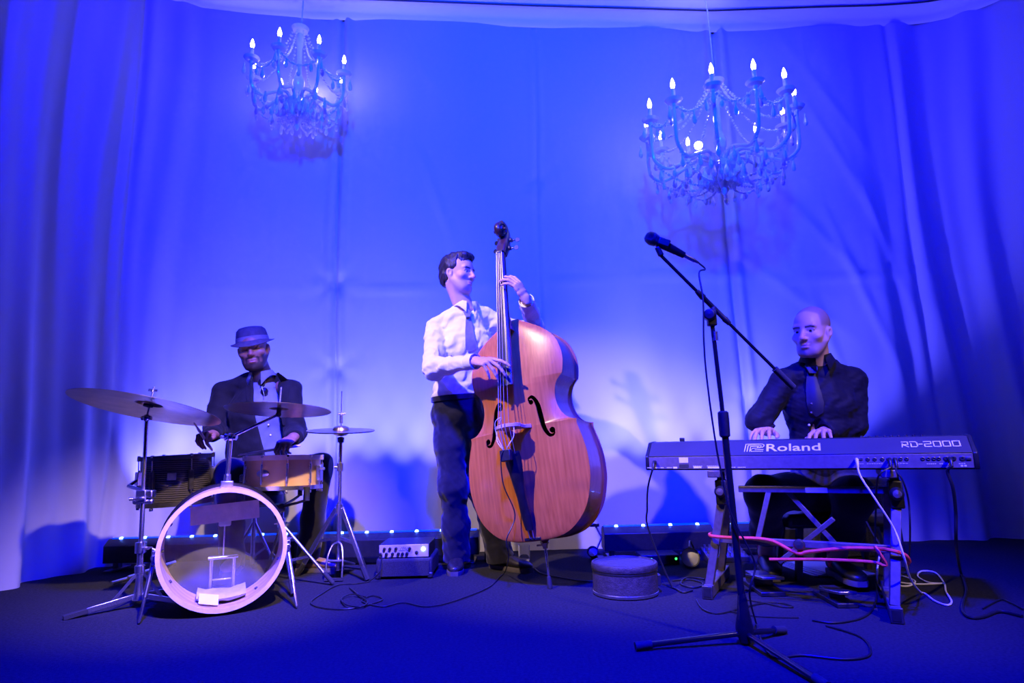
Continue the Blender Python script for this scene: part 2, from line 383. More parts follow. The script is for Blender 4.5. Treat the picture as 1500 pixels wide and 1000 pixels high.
part('collar', MB().lathe([(.012, 0), (.024, .003), (.024, .05), (.012, .053)], at_(.24), ax, 16), M['chrome'], t); wing(t, at_(.265)+A(.03, -.01, 0), (1, -.4, 0))
part('mid_tube', MB().cyl(at_(.28), at_(.52), .0105), M['chrome'], t)
part('clamp', MB().box(at_(.50), (.05, .045, .06)).box(at_(.50)+A(.035, .0, .01), (.035, .04, .035)).cyl(at_(.475)-A(.045, 0, 0), at_(.475)+A(.05, 0, 0), .013), M['chrome'], t, bevel=.006)
wing(t, at_(.50)+A(-.03, -.025, -.01), (-1, -.5, 0)); wing(t, at_(.49)+A(.0, -.03, .0), (.3, -1, 0))
part('upper_tube', MB().tube([at_(.52), at_(stp[2]-.02)], [.0085, .0085], 10), M['chrome'], t)
part('tilter', MB().sph(stp-ax*.02, .018, 12).cyl(stp-ax*.02-A(.022, 0, 0), stp-ax*.02+A(.022, 0, 0), .011), M['chrome'], t)
cax = nrm(A(.13, .20, 1.0)); cc = stp+A(.0, 0, .025)
part('cymbal_rod', MB().cyl(stp-ax*.02, cc+cax*.11, .0045), M['chrome'], t); wing(t, cc+cax*.082, cax)
rc = cymbal('ride_cymbal', cc-cax*.0, .335, cax, 'large dark ride cymbal tilted on the tall chrome stand beside the tom'); felts(rc, cc+cax*.01, cax, .022)
# --- rack tom hung on that stand
def drum(t, c, r, h, shellm, hoopm, nl, ax=(0, 0, 1), hooph=.026, ph=0., lug='small', topm=None, a_skip=()):
    c = A(c); u, v, z = frame(ax, (0, 1, 0)) if abs(ax[2]) > .5 else frame(ax)
    part('shell', MB().lathe([(r-.007, 0), (r, 0), (r, h), (r-.007, h), (r-.007, 0)], c, z, 56, up=(0, 1, 0)), shellm, t, ang=30)
    for hz, nm in ((h-.012, 'top_hoop'), (-hooph+.012, 'bottom_hoop')):
        R = r+.010; mm = topm if (topm and nm == 'top_hoop') else hoopm; hh = hooph*(1.25 if (topm and nm == 'top_hoop') else 1)
        part(nm, MB().lathe([(R-.006, hz), (R+.004, hz), (R+.004, hz+hh), (R-.006, hz+hh), (R-.006, hz)], c, z, 56, up=(0, 1, 0)), mm, t, ang=30)
    part('drum_head', MB().lathe([(0, h+.002), (r, h+.001), (r+.004, h-.008)], c, z, 48, up=(0, 1, 0)), M['skin_head'], t)
    part('drum_head', MB().lathe([(0, -.002), (r, -.001), (r+.004, .008)], c, z, 48, up=(0, 1, 0)), M['clear'], t)
    for i in range(nl):
        a = ph+2*PI*i/nl; d = u*math.cos(a)+v*math.sin(a); s_ = nrm(np.cross(z, d)); mb = MB(); p = c+d*(r+.006)
        if lug == 'tube':
            mb.cyl(p+z*.022+d*.004, p+z*(h-.028)+d*.004, .0065, n=10); mb.box(p+z*.040, (.012, .016, .012), d, s_, z); mb.box(p+z*(h-.046), (.012, .016, .012), d, s_, z)
        else:
            mb.box(p+z*h*.5, (.012, .012, h*.5), d, s_, z); mb.box(p+z*h*.5, (.020, .024, h*.42), d, s_, z)
        lg = part('lug', mb, M['chrome'] if lug == 'tube' else M['darkmetal'], t, bevel=.003)
        part('tension_rod', MB().cyl(p+d*.004-z*.008, p+d*.004+z*(h+.012), .003, n=6), M['chrome'], lg)
        for q in (h+.008, -.018): part('claw', MB().box(p+d*.002+z*q, (.014, .014, .014), d, s_, z), M['chrome'], lg, bevel=.002)
tc_ = P(258, 735, 3.36); tomh = .237
t = thing('rack_tom', 'black striped tom drum clamped to the tall cymbal stand', 'drum', tc_)
tax = nrm(A(-.03, -.02, 1)); drum(t, tc_, .170, tomh, M['oyster'], M['darkmetal'], 6, tuple(tax), .022, .35)
u = nrm(A(.25, -1, 0)); part('badge', MB().box(tc_+u*.174+A(.018, 0, .14), (.042, .006, .036), nrm(A(1, .25, 0)), u), M['steel'], t, bevel=.003)
part('mount_bracket', MB().box(tc_+A(-.122, -.122, .13), (.05, .05, .07), nrm(A(1, -1, 0)), nrm(A(1, 1, 0))).tube([tc_+A(-.13, -.13, .13), tc_+A(-.125, -.22, .10), at_(.50)+A(.035, .02, .01)], .009, 10), M['chrome'], t, bevel=.004)
# --- bass drum, open shell, wooden rim
bc = P(328, 801, 2.80); R = .259; bc[2] = R+.016
bx = nrm(A(-.42, .907, 0)); bl = .262; bs = nrm(np.cross(bx, (0, 0, 1)))
t = thing('bass_drum', 'open fronted bass drum with a pale wooden shell and clear rear head', 'drum', A(bc[0], bc[1], 0))
part('shell', MB().lathe([(R-.013, 0), (R-.004, -.004), (R, 0), (R, bl), (R-.010, bl), (R-.013, .004), (R-.013, 0)], bc, bx, 80), M['maplein'], t, ang=30)
part('front_rim', MB().lathe([(R-.015, -.006), (R+.003, -.006), (R+.004, .010), (R-.014, .010), (R-.015, -.006)], bc, bx, 80), M['paleWood'], t, ang=30)
part('rear_hoop', MB().lathe([(R-.006, bl-.01), (R+.016, bl-.01), (R+.016, bl+.035), (R-.006, bl+.035), (R-.006, bl-.01)], bc, bx, 64), M['blackgloss'], t, ang=30)
part('rear_head', MB().lathe([(0, bl+.002), (R-.008, bl+.002), (R-.002, bl-.004)], bc, bx, 64), M['clear'], t)
# strip of tape stuck on the inside of the rear head
bu = A(0, 0, 1.0); tl = nrm(bs*-1+bu*.06) if bs[0] < 0 else nrm(bs+bu*.06); tn = nrm(np.cross(bx, tl))
tcn = bc+bx*(bl-.003)+bu*.135
part('tape_strip', MB().box(tcn, (.30, .085, .003), tl, tn if tn[2] > 0 else -tn, bx), M['tape'], t, bevel=.001)
for a in (.15, .35, .62, .85, 1.0, 1.18, 1.42, 1.7, 1.9):
    d = bs*math.cos(a*PI)+A(0, 0, 1)*math.sin(a*PI)
    part('bolt', MB().cyl(bc+bx*.11+d*(R-.010), bc+bx*.11+d*(R-.020), .007, n=8), M['darkmetal'], t)
for sx, tip, up_ in ((-1, G(203, 915), (240, 816)), (1, G(435, 892), (414, 806))):
    dd = bs*(1 if (bs[0] > 0) == (sx > 0) else -1)
    top = bc+bx*.09+dd*(R+.012)+A(0, 0, -.02); tip = A(tip); tip[2] = .006
    part('spur_bracket', MB().box(top-dd*.004, (.03, .05, .06), dd, bx, A(0, 0, 1)).cyl(top-bx*.03, top+bx*.03, .014), M['chrome'], t, bevel=.004)
    d = nrm(tip-top); L = np.linalg.norm(tip-top)
    lg = part('spur_leg', MB().tube([top-d*.03, top+d*L*.62], [.0095, .0095], 10), M['chrome'], t)
    part('spur_tip', MB().tube([top+d*L*.60, top+d*L*.97, tip], [.0065, .0065, .002], 8), M['chrome'], lg); wing(t, top+A(0, 0, .03), (sx, -.5, .5), .8)
for a in (1.35, 1.65):
    d = bs*math.cos(a*PI)+A(0, 0, 1)*math.sin(a*PI)
    part('claw_hook', MB().box(bc+bx*.03+d*(R+.006), (.012, .03, .016), d, bx, np.cross(d, bx)), M['darkmetal'], t, bevel=.002)
mt = bc+bx*.16+A(0, 0, R)
part('mount_plate', MB().box(mt+A(0, 0, .014), (.055, .075, .03), bs, bx).cyl(mt+A(0, 0, .02), mt+A(0, 0, .06), .018, .015), M['chrome'], t, bevel=.004)
# pad and card lying inside the shell
pc_ = bc+bx*.16-A(0, 0, R-.013)
M['pad'] = mat('grey_cloth_pad', (.50, .47, .46), .9, var=.12, vscale=18, bump=.3, bscale=60)
mb = MB(); rings = []
for k in range(7):
    s_ = (k/6-.5)*.20; rings.append([pc_+bs*(s_)+bx*(math.cos(a)*.09)+A(0, 0, .028+s_*s_*1.2+.022*math.sin(a)*(1+.25*math.sin(k*2+a*3))) for a in np.linspace(0, 2*PI, 14, endpoint=False)])
solo('cloth_pad', mb.loft(rings), M['pad'], 'folded grey cloth pad lying inside the bass drum', 'pad', ang=60)
sg = 1 if bs[0] > 0 else -1
mb = MB().box(pc_-bx*.105+A(0, 0, .034)-bs*sg*.05, (.08, .004, .045), nrm(bs+A(0, 0, -.2*sg)), nrm(bx*.8+A(0, 0, -.5)), nrm(A(0, 0, 1)*.8+bx*.5)); mb2 = mb
solo('paper_card', mb2, M['paper'], 'small white printed card against the cloth pad inside the bass drum', 'card')
# --- bass drum pedal seen through the clear head
pb = bc+bx*(bl+.06); pb = A(pb[0], pb[1], 0)
t = thing('kick_pedal', 'chrome kick pedal with a square felt beater behind the bass drum', 'pedal', pb)
part('base_plate', MB().box(pb+bx*.125+A(0, 0, .006), (.10, .29, .01), bs, bx), M['steel'], t, bevel=.002)
part('footboard', MB().box(pb+bx*.15+A(0, 0, .055), (.085, .27, .010), bs, nrm(bx-A(0, 0, .28)), nrm(A(0, 0, 1)+bx*.28)), M['chrome'], t, bevel=.003)
for s_ in (-1, 1): part('post', MB().cyl(pb+bs*.05*s_, pb+bs*.05*s_+A(0, 0, .20), .009), M['chrome'], t)
part('axle', MB().cyl(pb-bs*.065+A(0, 0, .195), pb+bs*.065+A(0, 0, .195), .010), M['chrome'], t)
bt = pb-bx*.028+A(0, 0, .365)
be = part('beater_shaft', MB().cyl(pb+A(0, 0, .19), bt+A(0, 0, .0), .0035), M['chrome'], t)
part('beater', MB().box(bt, (.055, .04, .042), bs, bx), M['felt'], t, bevel=.008)
# --- boom arm on the bass drum carrying the crash cymbal
m0 = mt+A(0, 0, .05); m1 = P(338, 640, m0[1]); m2 = P(408, 607, m0[1]+.05)
t = thing('cymbal_boom_arm', 'chrome boom arm rising from the bass drum to the crash cymbal', 'cymbal arm', m0)
part('post_tube', MB().cyl(m0-A(0, 0, .03), m1, .0105), M['chrome'], t)
part('tilter', MB().sph(m1, .020, 12).cyl(m1-A(.028, 0, -.006), m1+A(.028, 0, -.004), .012), M['chrome'], t); wing(t, m1-A(.03, 0, 0), (-1, -.2, .2))
part('boom_tube', MB().cyl(m1-nrm(m2-m1)*.03, m2, .007), M['chrome'], t)
a2 = nrm(A(.02, .10, 1)); part('cymbal_tilter', MB().sph(m2, .014, 10).cyl(m2-a2*.01, m2+a2*.03, .011), M['darkmetal'], t)
part('cymbal_rod', MB().cyl(m2, m2+a2*.135, .0042), M['chrome'], t)
cr = cymbal('crash_cymbal', m2+a2*.022, .245, a2, 'dark crash cymbal on the boom arm in front of the drummer in the hat', bow=.08); felts(cr, m2+a2*.033, a2)
# --- snare drum and its stand
sc = P(414, 714, 3.345); sr = .190; sh = .154
sax = nrm(A(0, .03, 1)); t = thing('snare_drum', 'maple snare drum with a pale wooden hoop and oval badge', 'drum', sc)
drum(t, sc, sr, sh, M['maple'], M['chrome'], 10, tuple(sax), .020, .13, 'tube', M['paleWood'])
fr = nrm(A(-.18, -1, 0)); part('badge', MB().lathe([(0, .004), (.7, .004), (1, 0)], sc, (0, 0, 1), 28), M['steel'], t)
bd = [o for o in t.children if o.name.startswith('badge')][0]
u, v, z = frame(fr); bd.matrix_local = Matrix([[u[i]*.034, v[i]*.019, z[i], (fr*(sr+.0005))[i]+(0, 0, .082)[i]] for i in range(3)]+[[0, 0, 0, 1]])
st = sc+A(sr+.012, -.03, .075); part('strainer', MB().box(st, (.025, .04, .08)).cyl(st+A(.01, -.02, .02), st+A(.035, -.02, .02), .008), M['chrome'], t, bevel=.003)
st = sc+A(-sr-.012, -.03, .055); part('butt_plate', MB().box(st, (.02, .04, .04)), M['chrome'], t, bevel=.003)
sb = A(sc[0]+.0, sc[1], 0)
t = thing('snare_stand', 'chrome snare stand holding the maple snare drum', 'drum stand', sb)
sto = sc[2]-.02
part('stem', MB().tube([sb+A(0, 0, .09), sb+A(0, 0, sto-.10)], .0125, 12).cyl(sb+A(0, 0, .30), sb+A(0, 0, .345), .020), M['chrome'], t)
part('tilter', MB().sph(sb+A(0, 0, sto-.085), .024, 12), M['darkmetal'], t); wing(t, sb+A(.0, -.025, sto-.16), (0, -1, 0)); wing(t, sb+A(.02, -.01, .32), (1, -.5, 0))
for a in (-.62, 1.47, 3.57):
    d = A(math.cos(a), math.sin(a), 0); e = sb+d*(sr+.022)
    arm = part('basket_arm', MB().tube(crom([sb+A(0, 0, sto-.08), sb+d*.07+A(0, 0, sto-.065), sb+d*.15+A(0, 0, sto-.05), e+A(0, 0, sto-.03), e+A(0, 0, sto+.015)], 5), .007, 8), M['darkmetal'], t)
    part('rubber_grip', MB().cyl(e+A(0, 0, sto-.04), e+A(0, 0, sto+.028), .013), M['rubber'], arm)
tripod(t, sb+A(0, 0, .32), [sb+A(.28*math.cos(a), .28*math.sin(a), .008) for a in (0.0, 2.2, 5.3)], .008, .45, brhub=sb+A(0, 0, .12))
# --- hi-hat
hb = G(495, 847); hy = hb[1]; htop = P(502, 571, hy)
t = thing('hi_hat_stand', 'white lit chrome hi-hat stand with wide tripod legs and a pedal', 'cymbal stand', hb)
hat = lambda y, x=497: A(hb[0], hy, P(x, y, hy)[2])
hub = hat(744)
for q in (G(436, 843), G(538, 851), hb+A(.09, .22, 0)):
    q = A(q); q[2] = .012; d = nrm(hub-q)
    lg = part('leg', MB().bar(q+d*.04, hub+nrm(A(q[0]-hub[0], q[1]-hub[1], 0))*.02, .012, .026), M['steel'], t, bevel=.003)
    part('rubber_foot', MB().tube([q-d*.006, q+d*.07], [.016, .015], 8), M['rubber'], lg)
    k = q+(hub-q)*.5; part('brace', MB().bar(k, hat(787), .004, .016), M['steel'], t)
part('lower_tube', MB().cyl(hat(835), hat(735), .012).cyl(hat(752), hat(738), .020), M['steel'], t)
part('upper_tube', MB().cyl(hat(740), hat(640), .0105).cyl(hat(690), hat(678), .018), M['chrome'], t); wing(t, hat(684)-A(.018, 0, 0), (-1, -.3, 0))
part('seat_cup', MB().lathe([(.008, 0), (.018, .006), (.020, .03), (.012, .035)], hat(649), n=14), M['darkmetal'], t)
part('pull_rod', MB().cyl(hat(650), hat(573), .0036), M['chrome'], t)
part('clutch', MB().cyl(hat(620), hat(607), .010).cyl(hat(606)-A(.02, 0, 0), hat(606)+A(.025, 0, 0), .006), M['chrome'], t, bevel=.002)
fy = hy-.03; mb = MB()
mb.tube(crom([A(hb[0]-.045, fy-.05, .02), A(hb[0]-.042, fy-.03, .12), A(hb[0]-.02, fy, .185), A(hb[0]+.02, fy, .185), A(hb[0]+.04, fy-.03, .12), A(hb[0]+.043, fy-.05, .02)], 5), .0055, 8)
mb.bar(A(hb[0]-.05, fy-.05, .012), A(hb[0]+.05, fy-.05, .012), .02, .012); part('pedal_frame', mb, M['steel'], t)
part('footboard', MB().box(A(hb[0], hy+.075, .07), (.085, .27, .010), (1, 0, 0), nrm(A(0, 1, -.25)), nrm(A(0, .25, 1))), M['steel'], t, bevel=.003)
hc = hat(629)
cymbal('hi_hat_cymbal', hc-A(0, 0, .004), .188, (0.03, -.10, 1), 'upper hi-hat cymbal, bell up, under the chrome clutch', bow=.075, bell=.26)
cymbal('hi_hat_cymbal', hc-A(0, 0, .010), .188, (-0.03, .10, -1), 'lower hi-hat cymbal, bell down, on the seat cup', bow=.075, bell=.26)
# --- drum throne
tb = A(P(375, 700, 3.66)); tb[2] = 0
t = thing('drum_throne', 'round black drum throne under the drummer', 'stool', tb)
part('seat', MB().lathe([(0, .465), (.14, .46), (.155, .445), (.155, .40), (.13, .385), (0, .38)], tb, n=32), M['black'], t)
part('stem', MB().cyl(tb+A(0, 0, .06), tb+A(0, 0, .40), .014), M['chrome'], t)
tripod(t, tb+A(0, 0, .30), [tb+A(.17*math.cos(a), .17*math.sin(a), .01) for a in (-2.3, -.2, 1.9)], .009, .5, brhub=tb+A(0, 0, .10))
# --- folded stand lying on the floor behind the cymbal stand
a, b = G(163, 860), G(246, 843); a[2] = .02; b[2] = .05
t = thing('folded_stand', 'folded metal stand lying on the floor behind the cymbal stand', 'stand', (a+b)/2*A(1, 1, 0))
n_ = nrm(np.cross(b-a, (0, 0, 1)))
for k in range(3): part('tube', MB().cyl(a+n_*.03*k+(b-a)*.22*k+A(0, 0, .012*k), b+n_*.02*k+(b-a)*.02*k+A(0, 0, .012*k), .011), M['steel'], t)
part('collar', MB().cyl(a+(b-a)*.42+A(0, 0, .01), a+(b-a)*.5+A(0, 0, .01), .026), M['black'], t)
# ------------------------------------------------------------------ double bass
E0 = G(806, 862); E0[2] = 0
sc_ = P(744, 345, E0[1]+.26); bz = nrm(sc_-E0); yaw = math.radians(29)
bn = A(-math.sin(yaw), -math.cos(yaw), 0); bn = nrm(bn-(bn@bz)*bz); bu_ = np.cross(bz, bn)
if bu_[0] < 0: bu_ = -bu_
BM = Matrix([[bu_[i], -bn[i], bz[i], E0[i]] for i in range(3)]+[[0, 0, 0, 1]])
def B(x, y, z): return E0+bu_*x-bn*y+bz*z          # bass local -> world
bass = thing('double_bass', 'orange brown double bass held by the man in the white shirt', 'double bass', mw=BM)
def wood(name, c0, c1, rough, coat, sc=(26, 26, 1.2), scale=3.):
    m = mat(name, c0, rough, coat=coat, bump=.03, bscale=40, stretch=(8, 8, 1)); nt = m.node_tree; N = nt.nodes.new; L = nt.links.new
    tc = N('ShaderNodeTexCoord'); mp = N('ShaderNodeMapping'); mp.inputs['Scale'].default_value = sc; L(tc.outputs['Object'], mp.inputs[0])
    n = N('ShaderNodeTexNoise'); n.inputs['Scale'].default_value = scale; n.inputs['Detail'].default_value = 6; L(mp.outputs[0], n.inputs['Vector'])
    r = N('ShaderNodeValToRGB'); L(n.outputs[0], r.inputs[0]); r.color_ramp.elements[0].position = .25; r.color_ramp.elements[1].position = .75
    r.color_ramp.elements[0].color = (*c0, 1); r.color_ramp.elements[1].color = (*c1, 1)
    n4 = N('ShaderNodeTexNoise'); n4.inputs['Scale'].default_value = 5; L(tc.outputs['Object'], n4.inputs['Vector'])
    mx = N('ShaderNodeMix'); mx.data_type = 'RGBA'; mx.blend_type = 'MULTIPLY'; mx.inputs[0].default_value = .45
    L(r.outputs[0], mx.inputs[6]); L(n4.outputs[0], mx.inputs[7]); L(mx.outputs[2], nt.nodes['Principled BSDF'].inputs['Base Color'])
    return m
M['spruce'] = wood('varnished_spruce', (.50, .135, .018), (.76, .24, .035), .30, .3)
M['ribwood'] = wood('varnished_maple', (.30, .10, .045), (.46, .17, .07), .28, .4)
M['scrollwood'] = wood('dark_scroll_wood', (.035, .012, .010), (.08, .028, .018), .3, .4)
M['ebony'] = mat('ebony', (.012, .010, .012), .32, var=.3, vscale=30, coat=.15)
M['bridgewood'] = mat('bridge_maple', (.60, .38, .22), .5, var=.12, vscale=40)
M['string'] = mat('steel_string', (.70, .68, .70), .35, .9, var=.1)
ZB = .235
lowA = [(.0, .0), (.10, .006), (.20, .040), (.285, .125), (.328, .25), (.333, .36), (.318, .45), (.300, .515), (.302, .54)]
cbt = [(.302, .54), (.262, .552), (.225, .59), (.205, .645), (.205, .70), (.222, .745), (.255, .778)]
upA = [(.255, .778), (.263, .81), (.268, .86), (.258, .92), (.228, .985), (.165, 1.045), (.10, 1.085), (.055, 1.112), (.03, 1.13)]
half = []
for sgm in (lowA, cbt, upA):
    c = crom([(a, b, 0) for a, b in sgm], 8); half += [(q[0], q[1]) for q in (c if not half else c[1:])]
hz = np.maximum.accumulate(np.array([q[1] for q in half])+np.arange(len(half))*1e-6); hw = np.array([q[0] for q in half])
Zr = np.unique(np.r_[hz[1:], np.linspace(.001, 1.13, 60)]); W = np.interp(Zr, hz, hw); W[-1] = hw[-1]
def arch(t, z):
    a = .040*np.sin(np.clip(z/1.13, 0, 1)*PI)**.45
    e = np.clip((1-np.abs(t))/1, 0, 1); return a*(1-(1-e)**2.6)
def depth(z): return np.interp(z, [0, .75, 1.13], [.105, .100, .070])     # half of the rib height
def plate(sgn, over, th):
    """arched plate, front sgn -1, back +1; closed solid"""
    T = np.linspace(-1, 1, 33); T = np.sign(T)*np.abs(T)**.85; nT = len(T); vs = []; nz = len(Zr)
    for layer in (0, 1):
        for z, w_ in zip(Zr, W):
            zz = ZB+z+(over*(z-.56)/.56)
            for q in T:
                y = depth(z)+(th if layer == 0 else 0)+(arch(q, z) if sgn < 0 else arch(q, z)*.35)*(1 if layer == 0 else .98)-(0 if layer == 0 else .0)
                vs.append(((w_+over)*q, sgn*y, zz))
    fs = []; o = nz*nT
    for i in range(nz-1):
        for k in range(nT-1):
            a = i*nT+k; fs.append((a, a+1, a+nT+1, a+nT)); fs.append((o+a, o+a+nT, o+a+nT+1, o+a+1))
        for k, f in ((0, 0), (nT-1, 1)):
            a = i*nT+k; fs.append((a, a+nT, o+a+nT, o+a) if not f else (a, o+a, o+a+nT, a+nT))
    for k in range(nT-1):
        fs.append((k, o+k, o+k+1, k+1)); a = (nz-1)*nT+k; fs.append((a, a+1, o+a+1, o+a))
    m = MB(); m.add(vs, fs); return m
tp = part('top_plate', plate(-1, .008, .006), M['spruce'], bass, ang=35)
part('back_plate', plate(1, .008, .006), M['ribwood'], bass, ang=35)
# f-holes cut through the top plate
cut = MB()
for sg in (-1, 1):
    pth = crom([(.082, .894, 0), (.080, .912, 0), (.100, .918, 0), (.122, .88, 0), (.133, .82, 0), (.146, .755, 0), (.168, .716, 0), (.192, .716, 0), (.196, .736, 0)], 6)
    n = len(pth); wd = [.0045+.0085*math.sin(PI*i/(n-1))**2 for i in range(n)]
    l, r = [], []
    for i in range(n):
        d = nrm(pth[min(i+1, n-1)]-pth[max(i-1, 0)]); nn = A(-d[1], d[0], 0); l.append(pth[i]+nn*wd[i]); r.append(pth[i]-nn*wd[i])
    cut.loft([[A(sg*q[0], y, q[1]) for q, y in ((l[i], -.30), (r[i], -.30), (r[i], -.06), (l[i], -.06))] for i in range(n)])
    for cx, cz, rr in ((.090, .893, .0125), (.186, .737, .0145)): cut.cyl(A(sg*cx, -.30, cz), A(sg*cx, -.06, cz), rr, n=18)
co = part('cutter', cut, M['ebony'])
bo = tp.modifiers.new('cut', 'BOOLEAN'); bo.object = co; bo.operation = 'DIFFERENCE'; bo.solver = 'EXACT'; bo.use_self = True
tp.parent = None
dg = bpy.context.evaluated_depsgraph_get(); me = bpy.data.meshes.new_from_object(tp.evaluated_get(dg))
if len(me.polygons) > 500: tp.modifiers.clear(); tp.data = me
else: tp.modifiers.clear()
tp.parent = bass
me.materials.clear(); me.materials.append(M['spruce']); finish(tp, M['spruce'], ang=35)
bpy.data.objects.remove(co)
# ribs
mb = MB(); out = [(w_, z) for w_, z in zip(W, Zr)]; ring = [(-a+.0, b) for a, b in reversed(out)]+[(a, b) for a, b in out]
rf = [A(x*.985, -depth(z)-.001, ZB+z) for x, z in ring]; rb = [A(x*.985, depth(z)+.001, ZB+z) for x, z in ring]
ri = [A(x*.955, -depth(z)-.001, ZB+z+.004*(1 if z < .5 else -1)) for x, z in ring]; rib_ = [A(x*.955, depth(z)+.001, ZB+z) for x, z in ring]
n = len(rf); mb.add(rf+rb+ri+rib_, [(i, (i+1) % n, n+(i+1) % n, n+i) for i in range(n)]+[(2*n+i, 3*n+i, 3*n+(i+1) % n, 2*n+(i+1) % n) for i in range(n)])
part('ribs', mb, M['ribwood'], bass, ang=35)
# purfling line round the edge of the top
# neck, fingerboard
NUT = 1.765
def fby(z): return np.interp(z, [.985, NUT], [-.232, -.118])
mb = MB(); rings = []
for z in np.linspace(1.30, NUT, 12):
    wn = np.interp(z, [1.3, 1.38, NUT], [.030, .026, .021]); yb = np.interp(z, [1.30, 1.36, 1.42, NUT], [-.06, -.10, -.128, -.075])
    yf = fby(z)+.012
    rings.append([A(wn*math.cos(a), (yf if math.sin(a) < 0.1 else yf+(yb-yf)*math.sin(a)), z) for a in np.linspace(-.2, PI+.2, 13)])
part('neck', mb.loft(rings), M['ribwood'], bass)
mb = MB(); rings = []
for z in np.linspace(.985, NUT, 14):
    wn = np.interp(z, [.985, NUT], [.044, .022]); y = fby(z)
    rings.append([A(wn*math.sin(a)*1.0, y-.010*math.cos(a)+.004, z) for a in np.linspace(-1.35, 1.35, 9)]+[A(wn, y+.018, z), A(-wn, y+.018, z)])
part('fingerboard', mb.loft(rings), M['ebony'], bass)
part('nut', MB().box((0, fby(NUT)-.002, NUT+.004), (.046, .024, .008)), M['ebony'], bass, bevel=.002)
# pegbox and scroll
mb = MB(); pth = crom([(0, -.100, NUT-.01), (0, -.076, NUT+.04), (0, -.050, NUT+.095), (0, -.036, NUT+.145), (0, -.050, NUT+.185), (0, -.085, NUT+.195)], 6)
n = len(pth); rings = []
for i, p in enumerate(pth):
    T = nrm(pth[min(i+1, n-1)]-pth[max(i-1, 0)]); f_ = np.cross(T, A(1, 0, 0)); q = i/(n-1)
    wx = np.interp(q, [0, .25, .7, 1], [.026, .034, .026, .022]); wy = np.interp(q, [0, .2, .7, 1], [.024, .032, .022, .016])
    rings.append([p+A(wx*np.sign(math.cos(a))*abs(math.cos(a))**.5, 0, 0)+f_*wy*np.sign(math.sin(a))*abs(math.sin(a))**.5 for a in np.linspace(0, 2*PI, 16, endpoint=False)])
part('pegbox', mb.loft(rings), M['scrollwood'], bass, ang=50)
mb = MB(); c0 = A(0, -.088, NUT+.150); sp = [c0+A(0, math.sin(a)*r_, math.cos(a)*r_) for a, r_ in [(-(k/30)*2*PI*1.6-.05, .038-.029*(k/30)) for k in range(31)]]
rings = []
for i, p in enumerate(sp):
    T = nrm(sp[min(i+1, 30)]-sp[max(i-1, 0)]); f_ = np.cross(T, A(1, 0, 0)); wx = .019+.010*(i/30); wy = .013-.004*(i/30)
    rings.append([p+A(wx*math.cos(a), 0, 0)+f_*wy*math.sin(a) for a in np.linspace(0, 2*PI, 12, endpoint=False)])
scr = part('scroll', mb.loft(rings), M['scrollwood'], bass, ang=50)
part('scroll_eye', MB().lathe([(0, -.040), (.009, -.038), (.011, 0), (.009, .038), (0, .040)], c0, (1, 0, 0), 14), M['scrollwood'], scr)
for k, (z, sg) in enumerate(((.030, 1), (.060, -1), (.090, 1), (.120, -1))):
    y = np.interp(z, [0, .04, .095, .145], [-.095, -.072, -.048, -.034]); c = A(0, y+.004, NUT+z)
    pg = part('tuning_machine', MB().cyl(c-A(.03, 0, 0), c+A(sg*.058, .012, 0), .0048).lathe([(.002, 0), (.014, .002), (.014, .010), (.002, .012)], c+A(sg*.036, .0, 0), (sg, 0, 0), 14), M['darkmetal'], bass)
    e = c+A(sg*.062, .014, 0); part('key', MB().lathe([(0, -.003), (.013, -.003), (.013, .003), (0, .003)], e+A(sg*.010, .006, 0), (.3*sg, -1, 0), 14), M['black'], pg)
# bridge
BZ = .775; yb0 = -(.105+.006+.036); yt = -.292
poly = [(-.078, 0), (-.045, 0), (-.040, .022), (-.018, .040), (.018, .040), (.040, .022), (.045, 0), (.078, 0), (.080, .014), (.058, .040), (.056, .075), (.068, .095), (.058, .122), (.030, .144), (0, .150), (-.030, .144), (-.058, .122), (-.068, .095), (-.056, .075), (-.058, .040), (-.080, .014)]
hb_ = (yb0+.012-yt)/.150
part('bridge', MB().prism([(x, y*hb_) for x, y in poly], (0, yb0+.012, BZ-.009), (1, 0, 0), (0, -1, 0), (0, 0, 1), .018), M['bridgewood'], bass, bevel=.002)
# tailpiece
rings = []
for q in np.linspace(0, 1, 13):
    z = .652-q*.372; y = np.interp(q, [0, 1], [-.238, -.140]); wn = np.interp(q, [0, .12, .3, .6, .85, 1], [.044, .048, .036, .024, .028, .020]); th = np.interp(q, [0, .5, 1], [.018, .022, .014])
    rings.append([A(wn*math.cos(a), y+th*(-.9*max(math.sin(a), 0)**.8+.5*max(-math.sin(a), 0)), z) for a in np.linspace(0, 2*PI, 14, endpoint=False)])
tpz = part('tailpiece', MB().loft(rings), M['ebony'], bass, ang=50)
part('tail_wire', MB().tube([(-.012, -.140, .29), (-.010, -.128, .245), (-.006, -.075, .232)], .003, 6), M['string'], tpz)
part('tail_wire', MB().tube([(.012, -.140, .29), (.010, -.128, .245), (.006, -.075, .232)], .003, 6), M['string'], tpz)
part('saddle', MB().box((0, -.112, .240), (.09, .022, .014)), M['ebony'], bass, bevel=.003)
for k in range(4):
    x = (k-1.5); mb = MB()
    mb.tube([(x*.0105, fby(NUT)-.012, NUT+.005), (x*.019, yt-.002+.010*(abs(x)/1.5)**2, BZ), (x*.019, -.252, .640)], .0013+.0004*(3-k), 6)
    part('string', mb, M['string'], bass)
